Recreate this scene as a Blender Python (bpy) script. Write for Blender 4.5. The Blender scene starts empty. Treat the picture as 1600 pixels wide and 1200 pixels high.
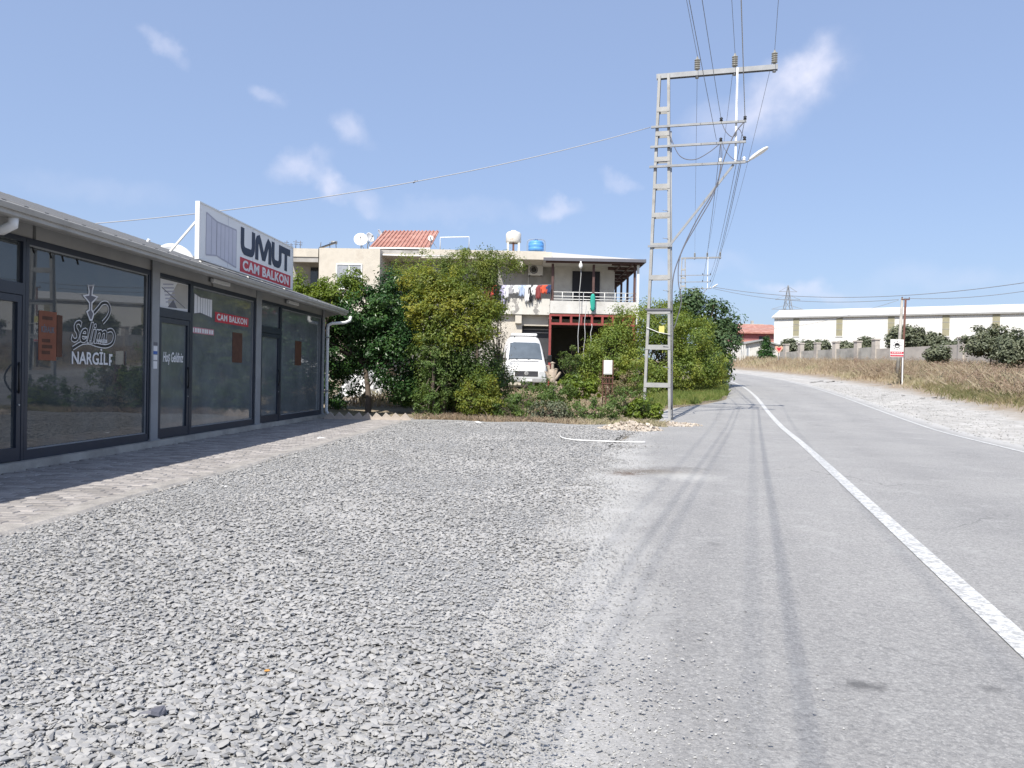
import bpy, bmesh, math, random
import numpy as np
from mathutils import Vector, Matrix

S = bpy.context.scene
C_ = S.collection
R = math.radians
random.seed(7)
rng = np.random.default_rng(11)

# ------------------------------------------------------------------ camera
FPX, HC, ROLL, PITCH = 1186.0, 1.25, 0.020, 0.0097
_F = Vector((0, math.cos(PITCH), -math.sin(PITCH)))
_U0 = Vector((0, math.sin(PITCH), math.cos(PITCH)))
_R0 = Vector((1, 0, 0))
_R = _R0 * math.cos(ROLL) + _U0 * math.sin(ROLL)
_U = -_R0 * math.sin(ROLL) + _U0 * math.cos(ROLL)
CAM = Vector((0, 0, HC))
cd = bpy.data.cameras.new('camera')
cam = bpy.data.objects.new('camera', cd)
C_.objects.link(cam)
cd.sensor_width = 36.0
cd.lens = FPX / 1600 * 36
cd.clip_start, cd.clip_end = 0.05, 4000
m3 = Matrix((_R, _U, -_F)).transposed()
cam.matrix_world = Matrix.Translation(CAM) @ m3.to_4x4()
S.camera = cam

# ------------------------------------------------------------------ world, sun, exposure
SUN_EL = R(50)
sh = Vector((0.38, 0.925, 0)).normalized()          # the way shadows fall
to_sun = Vector((-sh.x * math.cos(SUN_EL), -sh.y * math.cos(SUN_EL), math.sin(SUN_EL)))
W = bpy.data.worlds.new('World')
S.world = W
W.use_nodes = True
wn, wl = W.node_tree.nodes, W.node_tree.links
wn.clear()
wout = wn.new('ShaderNodeOutputWorld')
bg = wn.new('ShaderNodeBackground')
SKY_STRENGTH = 0.104
bg.inputs['Strength'].default_value = SKY_STRENGTH
sky = wn.new('ShaderNodeTexSky')
sky.sky_type = 'NISHITA'
sky.sun_disc = False
sky.sun_elevation = SUN_EL
sky.sun_rotation = math.atan2(to_sun.x, to_sun.y)
sky.altitude = 0
sky.air_density, sky.dust_density, sky.ozone_density = 1.0, 1.6, 2.5
wl.new(bg.outputs[0], wout.inputs[0])


def ray(px, py):
    return _F + _R * ((px - 800) / FPX) + _U * ((600 - py) / FPX)


def P(px, py, d):
    """world point at depth y = d seen at photo pixel (px, py)"""
    v = ray(px, py)
    return CAM + v * (d / v.y)


def wmath(op, a, b=None, c=None):
    n = wn.new('ShaderNodeMath'); n.operation = op
    for i, x in enumerate((a, b, c)):
        if x is None: continue
        if isinstance(x, (int, float)): n.inputs[i].default_value = x
        else: wl.new(x, n.inputs[i])
    return n.outputs[0]


def wdot(sock, v):
    n = wn.new('ShaderNodeVectorMath'); n.operation = 'DOT_PRODUCT'
    wl.new(sock, n.inputs[0]); n.inputs[1].default_value = v
    return n.outputs['Value']


# small fair-weather clouds: the ones in view and more of the same kind all round
wtc = wn.new('ShaderNodeTexCoord')
wnz = wn.new('ShaderNodeTexNoise'); wnz.inputs['Scale'].default_value = 14; wnz.inputs['Detail'].default_value = 5
wnz.inputs['Roughness'].default_value = 0.55
wl.new(wtc.outputs['Generated'], wnz.inputs['Vector'])
wnz2 = wn.new('ShaderNodeTexNoise'); wnz2.inputs['Scale'].default_value = 40; wnz2.inputs['Detail'].default_value = 5
wl.new(wtc.outputs['Generated'], wnz2.inputs['Vector'])
wsub = wn.new('ShaderNodeVectorMath'); wsub.operation = 'SUBTRACT'
wl.new(wnz.outputs['Color'], wsub.inputs[0]); wsub.inputs[1].default_value = (.5, .5, .5)
wsc = wn.new('ShaderNodeVectorMath'); wsc.operation = 'SCALE'; wl.new(wsub.outputs[0], wsc.inputs[0]); wsc.inputs['Scale'].default_value = 0.075
wad = wn.new('ShaderNodeVectorMath'); wad.operation = 'ADD'
wl.new(wtc.outputs['Generated'], wad.inputs[0]); wl.new(wsc.outputs[0], wad.inputs[1])
dirs = wad.outputs[0]
cloud_list = []
for (px, py, sx, sy, rot, a) in [(1225, 150, 120, 58, -.55, .62), (1268, 112, 55, 42, -.5, .45), (1130, 190, 80, 45, -.2, .30), (552, 205, 52, 34, .5, .50), (470, 266, 62, 30, -.3, .5),
                                 (522, 294, 34, 34, -.6, .72), (575, 312, 40, 24, .2, .32), (262, 66, 40, 20, .5, .42), (424, 152, 32, 20, .3, .34),
                                 (868, 324, 50, 22, .1, .55), (970, 290, 36, 18, .1, .28), (1255, 456, 110, 22, .12, .50), (1060, 420, 160, 26, 0, .2), (1480, 440, 160, 28, 0, .16), (700, 330, 190, 24, 0, .14), (150, 300, 160, 30, 0, .12)]:
    v = ray(px, py).normalized()
    cloud_list.append((v, sx / FPX, sy / FPX, rot, a))
cr = random.Random(5)
for i in range(8):
    az = R(60) + i * R(240) / 7
    el = R(cr.uniform(6, 40))
    v = Vector((math.sin(az) * math.cos(el), math.cos(az) * math.cos(el), math.sin(el)))
    cloud_list.append((v, cr.uniform(.04, .12), cr.uniform(.02, .05), cr.uniform(-.5, .5), cr.uniform(.3, .6)))
total = None
for (v, sx, sy, rot, a) in cloud_list:
    rt = v.cross(Vector((0, 0, 1))).normalized(); up = rt.cross(v).normalized()
    u1 = rt * math.cos(rot) - up * math.sin(rot)
    v1 = rt * math.sin(rot) + up * math.cos(rot)
    mp = wn.new('ShaderNodeMapping'); mp.vector_type = 'TEXTURE'
    mp.inputs['Location'].default_value = v
    mp.inputs['Rotation'].default_value = Matrix((u1, v1, u1.cross(v1))).transposed().to_euler()
    mp.inputs['Scale'].default_value = (sx, sy, 1.0)
    wl.new(dirs, mp.inputs[0])
    ln = wn.new('ShaderNodeVectorMath'); ln.operation = 'LENGTH'; wl.new(mp.outputs[0], ln.inputs[0])
    k = wn.new('ShaderNodeMapRange'); k.interpolation_type = 'SMOOTHSTEP'; wl.new(ln.outputs['Value'], k.inputs[0])
    for i_, v_ in ((1, 1.0), (2, 0.15), (3, 0.0), (4, a * .78)): k.inputs[i_].default_value = v_
    total = k.outputs[0] if total is None else wmath('ADD', total, k.outputs[0])
fine = wmath('MULTIPLY_ADD', wnz2.outputs['Fac'], 1.7, 0.12)
cm = wmath('MULTIPLY', total, fine)
cmix = wn.new('ShaderNodeMix'); cmix.data_type = 'RGBA'
wl.new(wmath('MINIMUM', cm, 0.85), cmix.inputs[0])
# slight summer haze whitening of the clear sky colour
hz = wn.new('ShaderNodeMix'); hz.data_type = 'RGBA'
hz.inputs[0].default_value = 0.48
wl.new(sky.outputs[0], hz.inputs[6]); hz.inputs[7].default_value = (3.35, 4.35, 6.9, 1)
wl.new(hz.outputs[2], cmix.inputs[6]); cmix.inputs[7].default_value = (6.2, 6.3, 7.4, 1)
wl.new(cmix.outputs[2], bg.inputs['Color'])

sl = bpy.data.lights.new('sun', 'SUN')
so = bpy.data.objects.new('sun', sl); C_.objects.link(so)
sl.energy, sl.angle, sl.color = 4.6, R(0.53), (1.0, 0.95, 0.87)
so.rotation_euler = (-to_sun).to_track_quat('-Z', 'Y').to_euler()
so.location = (0, 0, 60)
S.view_settings.view_transform = 'Standard'
S.view_settings.look = 'None'
S.view_settings.gamma = 1
S.view_settings.use_curve_mapping = False
S.view_settings.exposure = 0.5
S.cycles.max_bounces = 5
S.cycles.diffuse_bounces = 2
S.cycles.glossy_bounces = 3
S.cycles.transmission_bounces = 4
S.cycles.transparent_max_bounces = 8
S.cycles.caustics_reflective = False
S.cycles.caustics_refractive = False

# ------------------------------------------------------------------ helpers
MATS = {}


def nt(m):
    return m.node_tree.nodes, m.node_tree.links


def mat(name, col, rough=.7, var=.12, vs=3.0, bump=0.0, bs=40, metal=0.0, spec=.4, col2=None, c2s=1.5, c2lo=.45, c2hi=.62, island=0.0):
    """principled material: base colour, two noise octaves of variation, optional second colour in patches, bump"""
    m = bpy.data.materials.new(name); m.use_nodes = True
    n, l = nt(m)
    b = n['Principled BSDF']
    b.inputs['Roughness'].default_value = rough; b.inputs['Metallic'].default_value = metal
    b.inputs['Specular IOR Level'].default_value = spec
    tc = n.new('ShaderNodeTexCoord'); co = tc.outputs['Object']
    src = n.new('ShaderNodeRGB'); src.outputs[0].default_value = (*col, 1)
    c = src.outputs[0]
    if col2:
        z = n.new('ShaderNodeTexNoise'); z.inputs['Scale'].default_value = c2s; z.inputs['Detail'].default_value = 7; z.inputs['Roughness'].default_value = .62
        l.new(co, z.inputs['Vector'])
        r = n.new('ShaderNodeMapRange'); r.inputs[1].default_value = c2lo; r.inputs[2].default_value = c2hi
        l.new(z.outputs['Fac'], r.inputs[0])
        x = n.new('ShaderNodeMix'); x.data_type = 'RGBA'
        l.new(r.outputs[0], x.inputs[0]); l.new(c, x.inputs[6]); x.inputs[7].default_value = (*col2, 1)
        c = x.outputs[2]
    if var > 0:
        z = n.new('ShaderNodeTexNoise'); z.inputs['Scale'].default_value = vs; z.inputs['Detail'].default_value = 8; z.inputs['Roughness'].default_value = .65
        l.new(co, z.inputs['Vector'])
        r = n.new('ShaderNodeMapRange'); r.inputs[1].default_value = .3; r.inputs[2].default_value = .7
        r.inputs[3].default_value = 1 - var; r.inputs[4].default_value = 1 + var
        l.new(z.outputs['Fac'], r.inputs[0])
        x = n.new('ShaderNodeVectorMath'); x.operation = 'SCALE'
        l.new(c, x.inputs[0]); l.new(r.outputs[0], x.inputs['Scale'])
        c = x.outputs[0]
    if island > 0:
        g = n.new('ShaderNodeNewGeometry')
        oi = n.new('ShaderNodeObjectInfo')
        ad = n.new('ShaderNodeMath'); ad.operation = 'ADD'; l.new(g.outputs['Random Per Island'], ad.inputs[0]); l.new(oi.outputs['Random'], ad.inputs[1])
        fr = n.new('ShaderNodeMath'); fr.operation = 'FRACT'; l.new(ad.outputs[0], fr.inputs[0])
        r = n.new('ShaderNodeMapRange'); r.inputs[3].default_value = 1 - island; r.inputs[4].default_value = 1 + island
        l.new(fr.outputs[0], r.inputs[0])
        x = n.new('ShaderNodeVectorMath'); x.operation = 'SCALE'
        l.new(c, x.inputs[0]); l.new(r.outputs[0], x.inputs['Scale'])
        c = x.outputs[0]
    l.new(c, b.inputs['Base Color'])
    if bump > 0:
        z = n.new('ShaderNodeTexNoise'); z.inputs['Scale'].default_value = bs; z.inputs['Detail'].default_value = 6
        l.new(co, z.inputs['Vector'])
        k = n.new('ShaderNodeBump'); k.inputs['Strength'].default_value = bump; k.inputs['Distance'].default_value = .02
        l.new(z.outputs['Fac'], k.inputs['Height']); l.new(k.outputs[0], b.inputs['Normal'])
    MATS[name] = m
    return m


def leafmat(name, stops, trans=.35, rough=.45, ns=1.1):
    """foliage: colour picked per leaf, partly translucent"""
    m = bpy.data.materials.new(name); m.use_nodes = True
    n, l = nt(m)
    b = n['Principled BSDF']; o = n['Material Output']
    b.inputs['Roughness'].default_value = rough; b.inputs['Specular IOR Level'].default_value = .35
    g = n.new('ShaderNodeNewGeometry')
    tc = n.new('ShaderNodeTexCoord'); z = n.new('ShaderNodeTexNoise'); z.inputs['Scale'].default_value = ns; z.inputs['Detail'].default_value = 4
    l.new(tc.outputs['Object'], z.inputs['Vector'])
    a = n.new('ShaderNodeMath'); a.operation = 'MULTIPLY_ADD'; l.new(g.outputs['Random Per Island'], a.inputs[0]); a.inputs[1].default_value = .34
    s = n.new('ShaderNodeMapRange'); s.inputs[1].default_value = .3; s.inputs[2].default_value = .7; s.inputs[4].default_value = .66
    l.new(z.outputs['Fac'], s.inputs[0]); l.new(s.outputs[0], a.inputs[2])
    r = n.new('ShaderNodeValToRGB'); el = r.color_ramp.elements
    while len(el) < len(stops): el.new(.5)
    for e, (p, c) in zip(el, stops): e.position = p; e.color = (*c, 1)
    l.new(a.outputs[0], r.inputs[0]); l.new(r.outputs[0], b.inputs['Base Color'])
    t = n.new('ShaderNodeBsdfTranslucent'); 
    q = n.new('ShaderNodeVectorMath'); q.operation = 'MULTIPLY'; q.inputs[1].default_value = (1.25, 1.15, .5)
    l.new(r.outputs[0], q.inputs[0]); l.new(q.outputs[0], t.inputs[0])
    x = n.new('ShaderNodeMixShader'); x.inputs[0].default_value = trans
    l.new(b.outputs[0], x.inputs[1]); l.new(t.outputs[0], x.inputs[2]); l.new(x.outputs[0], o.inputs[0])
    return m


class MB:
    """collects shapes, builds ONE mesh object"""
    def __init__(s): s.v, s.f, s.sm = [], [], []

    def add(s, vs, fs, smooth=False):
        o = len(s.v); s.v += [tuple(x) for x in vs]
        for f in fs: s.f.append(tuple(i + o for i in f)); s.sm.append(smooth)
        return s

    def box(s, x0, x1, y0, y1, z0, z1):
        return s.add([(x0, y0, z0), (x1, y0, z0), (x1, y1, z0), (x0, y1, z0), (x0, y0, z1), (x1, y0, z1), (x1, y1, z1), (x0, y1, z1)],
                     [(0, 3, 2, 1), (4, 5, 6, 7), (0, 1, 5, 4), (1, 2, 6, 5), (2, 3, 7, 6), (3, 0, 4, 7)])

    def rbox(s, x0, x1, y0, y1, z0, z1, r=.01):
        """box with chamfered edges"""
        bm = bmesh.new(); bmesh.ops.create_cube(bm, size=1)
        for v in bm.verts: v.co = Vector(((x0 + x1) / 2 + v.co.x * (x1 - x0), (y0 + y1) / 2 + v.co.y * (y1 - y0), (z0 + z1) / 2 + v.co.z * (z1 - z0)))
        bmesh.ops.bevel(bm, geom=bm.edges[:], offset=r, segments=2, affect='EDGES', profile=.5)
        return s.bm(bm)

    def bm(s, bm, smooth=False):
        bm.verts.index_update()
        s.add([v.co for v in bm.verts], [[v.index for v in f.verts] for f in bm.faces], smooth); bm.free(); return s

    def beam(s, p, q, w, h, up=(0, 0, 1)):
        p, q = Vector(p), Vector(q); d = (q - p).normalized(); up = Vector(up)
        if abs(d.dot(up)) > .98: up = Vector((0, 1, 0))
        a = d.cross(up).normalized() * (w / 2); b = a.cross(d).normalized() * (h / 2)
        vs = [p - a - b, p + a - b, p + a + b, p - a + b, q - a - b, q + a - b, q + a + b, q - a + b]
        return s.add(vs, [(0, 1, 2, 3), (7, 6, 5, 4), (0, 4, 5, 1), (1, 5, 6, 2), (2, 6, 7, 3), (3, 7, 4, 0)])

    def tube(s, pts, r, n=8, cap=True):
        pts = [Vector(p) for p in pts]; rs = r if isinstance(r, (list, tuple)) else [r] * len(pts)
        vs, fs = [], []; ref = None
        for i, p in enumerate(pts):
            d = (pts[min(i + 1, len(pts) - 1)] - pts[max(i - 1, 0)]).normalized()
            if ref is None: ref = Vector((0, 0, 1)) if abs(d.z) < .9 else Vector((1, 0, 0))
            a = d.cross(ref).normalized(); b = a.cross(d).normalized(); ref = b
            for k in range(n):
                t = 2 * math.pi * k / n; vs.append(p + (a * math.cos(t) + b * math.sin(t)) * rs[i])
        for i in range(len(pts) - 1):
            for k in range(n): fs.append((i * n + k, i * n + (k + 1) % n, (i + 1) * n + (k + 1) % n, (i + 1) * n + k))
        s.add(vs, fs, True)
        if cap:
            o = len(s.v) - len(vs); s.f += [tuple(o + k for k in range(n))[::-1], tuple(o + (len(pts) - 1) * n + k for k in range(n))]; s.sm += [False, False]
        return s

    def lathe(s, prof, c=(0, 0, 0), axis=(0, 0, 1), n=16):
        """prof: (radius, height) pairs about the axis"""
        c = Vector(c); ax = Vector(axis).normalized(); a = ax.orthogonal().normalized(); b = ax.cross(a)
        vs = [c + ax * h + (a * math.cos(2 * math.pi * k / n) + b * math.sin(2 * math.pi * k / n)) * r for r, h in prof for k in range(n)]
        fs = [(i * n + k, i * n + (k + 1) % n, (i + 1) * n + (k + 1) % n, (i + 1) * n + k) for i in range(len(prof) - 1) for k in range(n)]
        s.add(vs, fs, True)
        o = len(s.v) - len(vs); s.f += [tuple(o + k for k in range(n))[::-1], tuple(o + (len(prof) - 1) * n + k for k in range(n))]; s.sm += [False, False]
        return s

    def prism(s, poly, a, b, plane='xz'):
        """polygon in a plane pulled from a to b along the third axis"""
        n = len(poly)
        f = {'xz': lambda u, v, w: (u, w, v), 'yz': lambda u, v, w: (w, u, v), 'xy': lambda u, v, w: (u, v, w)}[plane]
        vs = [f(u, v, a) for u, v in poly] + [f(u, v, b) for u, v in poly]
        return s.add(vs, [tuple(range(n)), tuple(range(2 * n - 1, n - 1, -1))] + [(i, i + n, (i + 1) % n + n, (i + 1) % n) for i in range(n)])

    def build(s, name, m, parent=None, loc=None):
        me = bpy.data.meshes.new(name); me.from_pydata(s.v, [], s.f)
        me.polygons.foreach_set('use_smooth', s.sm)
        bm = bmesh.new(); bm.from_mesh(me); bmesh.ops.recalc_face_normals(bm, faces=bm.faces[:]); bm.to_mesh(me); bm.free()
        me.update()
        if m: me.materials.append(m)
        o = bpy.data.objects.new(name, me); C_.objects.link(o)
        if parent: o.parent = parent
        if loc: o.location = loc
        return o


def fastmesh(name, V, Fq, m, parent=None, smooth=False):
    V = np.asarray(V, np.float32); Fq = np.asarray(Fq, np.int32); k = Fq.shape[1]
    me = bpy.data.meshes.new(name)
    me.vertices.add(len(V)); me.vertices.foreach_set('co', V.ravel())
    me.loops.add(Fq.size); me.loops.foreach_set('vertex_index', Fq.ravel())
    me.polygons.add(len(Fq)); me.polygons.foreach_set('loop_start', np.arange(0, Fq.size, k, dtype=np.int32))
    me.polygons.foreach_set('use_smooth', np.full(len(Fq), bool(smooth)))
    me.update(calc_edges=True); me.validate()
    if m: me.materials.append(m)
    o = bpy.data.objects.new(name, me); C_.objects.link(o)
    if parent: o.parent = parent
    return o


def thing(name, label, cat, loc=(0, 0, 0), rz=0.0, group=None):
    o = bpy.data.objects.new(name, None); C_.objects.link(o)
    o.location = loc; o.rotation_euler = (0, 0, rz); o.empty_display_size = .2
    return tag(o, label, cat, group)


def tag(o, label, cat, group=None, kind=None):
    if label: o['label'] = label
    if cat: o['category'] = cat
    if group: o['group'] = group
    if kind: o['kind'] = kind
    return o


def struct(o):
    o['kind'] = 'structure'; return o


def text_mesh(body, size, m, name, parent, mw, off=0.0, shear=0.0, ext=.002, sx=1.0, space=1.0):
    """lettering as a thin mesh; mw places it (local to parent)"""
    cu = bpy.data.curves.new('t', 'FONT'); cu.body = body; cu.size = size; cu.offset = off; cu.shear = shear; cu.extrude = ext
    cu.space_character = space; cu.align_x = 'CENTER'; cu.align_y = 'CENTER'; cu.resolution_u = 3
    t = bpy.data.objects.new('t', cu); C_.objects.link(t)
    dg = bpy.context.evaluated_depsgraph_get()
    me = bpy.data.meshes.new_from_object(t.evaluated_get(dg))
    bpy.data.objects.remove(t); bpy.data.curves.remove(cu)
    for v in me.vertices: v.co.x *= sx
    me.transform(mw)
    me.materials.clear(); me.materials.append(m)
    o = bpy.data.objects.new(name, me); C_.objects.link(o)
    if parent: o.parent = parent
    return o


def split_letters(o, name, parent):
    """turn a word mesh into one object per letter (islands that share an x-range belong to one letter)"""
    bm = bmesh.new(); bm.from_mesh(o.data); bm.verts.ensure_lookup_table(); seen = set(); isl = []
    for v in bm.verts:
        if v.index in seen: continue
        st_, comp = [v], []
        while st_:
            w = st_.pop()
            if w.index in seen: continue
            seen.add(w.index); comp.append(w)
            st_ += [e.other_vert(w) for e in w.link_edges]
        xs = [w.co.x for w in comp]; isl.append((min(xs), max(xs), set(w.index for w in comp)))
    isl.sort(key=lambda t: t[0]); groups = []
    for a, c, s in isl:
        if groups and a < groups[-1][1] - .001: groups[-1][1] = max(groups[-1][1], c); groups[-1][2] |= s
        else: groups.append([a, c, set(s)])
    m = o.data.materials[0]
    for a, c, s in groups:
        ix = sorted(s); mp = {k: i for i, k in enumerate(ix)}
        b = MB(); b.add([tuple(bm.verts[k].co) for k in ix], [tuple(mp[v.index] for v in f.verts) for f in bm.faces if f.verts[0].index in s]); b.build(name, m, parent)
    bm.free(); bpy.data.objects.remove(o)


def copy_tree(o, parent=None):
    c = o.copy(); C_.objects.link(c); c.parent = parent
    for ch in list(o.children): copy_tree(ch, c)
    return c


# ------------------------------------------------------------------ terrain and road line
CPTS = [(-60, -15.5), (-30, -7.2), (-10, -1.47), (3.7, 2.5), (8.2, 3.81), (16, 6.07), (25.4, 8.6), (35.8, 11.4), (45.6, 13.7), (55, 15.3), (65, 16.3), (75, 16.4), (85, 15.5), (97, 13.0), (115, 8.0), (140, 0.0)]
_ys = np.array([p[0] for p in CPTS]); _xs = np.array([p[1] for p in CPTS])


def _cr(ys, xs, y):
    i = np.clip(np.searchsorted(ys, y) - 1, 0, len(ys) - 2)
    m = np.gradient(xs, ys)
    h = ys[i + 1] - ys[i]; t = np.clip((y - ys[i]) / h, 0, 1)
    return (2 * t**3 - 3 * t**2 + 1) * xs[i] + (t**3 - 2 * t**2 + t) * h * m[i] + (-2 * t**3 + 3 * t**2) * xs[i + 1] + (t**3 - t**2) * h * m[i + 1]


def CL(y): return _cr(_ys, _xs, np.asarray(y, float))


def sstep(t): t = np.clip(t, 0, 1); return t * t * (3 - 2 * t)


def H(x, y):
    x = np.asarray(x, float); y = np.asarray(y, float)
    t = y - 20.0
    ramp = .039 * .5 * (t + np.sqrt(t * t + 3.0)) - .039 * .5 * (-40 + np.sqrt(1600 + 3)) * 0
    ramp = np.where(ramp > 2.6, 2.6 + 1.4 * (1 - np.exp(-(ramp - 2.6) / 1.4)), ramp)
    ramp = np.where(y < -5, ramp * 0, ramp * sstep((y + 5) / 10) if True else ramp)
    r = x - CL(np.clip(y, -60, 140))
    bank = .85 * sstep((r - 6.5) / 9) * sstep((y + 20) / 25)
    return ramp + bank


def h1(x, y): return float(H(x, y))

# ------------------------------------------------------------------ materials
M = {}
M['soil'] = mat('soil', (.27, .22, .16), .95, .3, .35, .6, 9, col2=(.17, .15, .09), c2s=.25)
M['steel'] = mat('galvanised_steel', (.28, .29, .30), .5, .15, 4, metal=.25, spec=.4)
M['steel_l'] = mat('galvanised_light', (.335, .335, .325), .6, .18, 3, metal=.1, col2=(.27, .25, .22), c2s=2.5, c2lo=.58, c2hi=.75)
M['frame'] = mat('anthracite_frame', (.022, .030, .048), .38, .15, 2, spec=.45)
M['post'] = mat('grey_post', (.27, .28, .29), .5, .12, 2.5)
M['panel'] = mat('grey_panel', (.30, .30, .295), .6, .12, 2)
M['gutter'] = mat('gutter_paint', (.37, .36, .335), .45, .10, 2, col2=(.28, .27, .25), c2s=2.5, c2lo=.55, c2hi=.75)
M['roof'] = mat('roof_sheet', (.17, .175, .185), .55, .12, 1.5, metal=.2)
M['white'] = mat('white_paint', (.74, .74, .72), .5, .06, 2)
M['signwhite'] = mat('sign_white', (.80, .80, .79), .45, .04, 1.2)
M['concrete'] = mat('concrete', (.42, .40, .36), .9, .16, 2.5, .3, 40, col2=(.32, .30, .27), c2s=2)
M['dark'] = mat('dark_interior', (.03, .03, .032), .9, .2, 1)
M['interior'] = mat('interior_wall', (.20, .20, .19), .9, .15, .7)
M['navy'] = mat('navy_print', (.018, .028, .06), .5, .05)
M['red'] = mat('red_print', (.50, .030, .055), .45, .06)
M['pink'] = mat('faded_pink', (.50, .22, .26), .6, .2, 12)
M['print'] = mat('white_print', (.72, .72, .72), .5, .05)
M['greyprint'] = mat('grey_print', (.40, .40, .47), .5, .05)
M['dkgrey'] = mat('dark_grey_print', (.13, .13, .15), .5, .05)
M['black'] = mat('black', (.012, .012, .013), .5, 0)
M['orange'] = mat('orange_poster', (.21, .075, .04), .7, .2, 6)
M['orange2'] = mat('dull_poster', (.085, .036, .02), .7, .25, 6)
M['blue'] = mat('blue_print', (.05, .13, .40), .5, .05)
M['rust'] = mat('rusty_iron', (.13, .060, .045), .8, .3, 8, .2, 60)
M['rubber'] = mat('rubber', (.02, .02, .02), .85, .1)

mg = bpy.data.materials.new('shop_glass'); mg.use_nodes = True
n, l = nt(mg); n.remove(n['Principled BSDF'])
tr = n.new('ShaderNodeBsdfTransparent'); tr.inputs[0].default_value = (.42, .45, .47, 1)
gl = n.new('ShaderNodeBsdfGlossy'); gl.inputs['Roughness'].default_value = .012; gl.inputs[0].default_value = (.72, .74, .76, 1)
fr = n.new('ShaderNodeFresnel'); fr.inputs[0].default_value = 1.95
df = n.new('ShaderNodeBsdfDiffuse'); df.inputs[0].default_value = (.30, .33, .345, 1)
x1 = n.new('ShaderNodeMixShader'); l.new(fr.outputs[0], x1.inputs[0]); l.new(tr.outputs[0], x1.inputs[1]); l.new(gl.outputs[0], x1.inputs[2])
x2 = n.new('ShaderNodeMixShader'); l.new(x1.outputs[0], x2.inputs[1]); l.new(df.outputs[0], x2.inputs[2])
z = n.new('ShaderNodeTexNoise'); z.inputs['Scale'].default_value = 2.2; z.inputs['Detail'].default_value = 9
tc = n.new('ShaderNodeTexCoord'); l.new(tc.outputs['Object'], z.inputs[0])
r = n.new('ShaderNodeMapRange'); r.inputs[1].default_value = .4; r.inputs[2].default_value = .75; r.inputs[3].default_value = .15; r.inputs[4].default_value = .30
l.new(z.outputs['Fac'], r.inputs[0]); l.new(r.outputs[0], x2.inputs[0]); l.new(x2.outputs[0], n['Material Output'].inputs[0])
M['glass'] = mg
M['film'] = mat('filmed_glass', (.135, .152, .160), .05, .25, 1.6, spec=.6, col2=(.19, .21, .22), c2s=5, c2lo=.58, c2hi=.8)
M['pane'] = mat('house_glass', (.03, .035, .045), .08, .1, 2, spec=.6)


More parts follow.
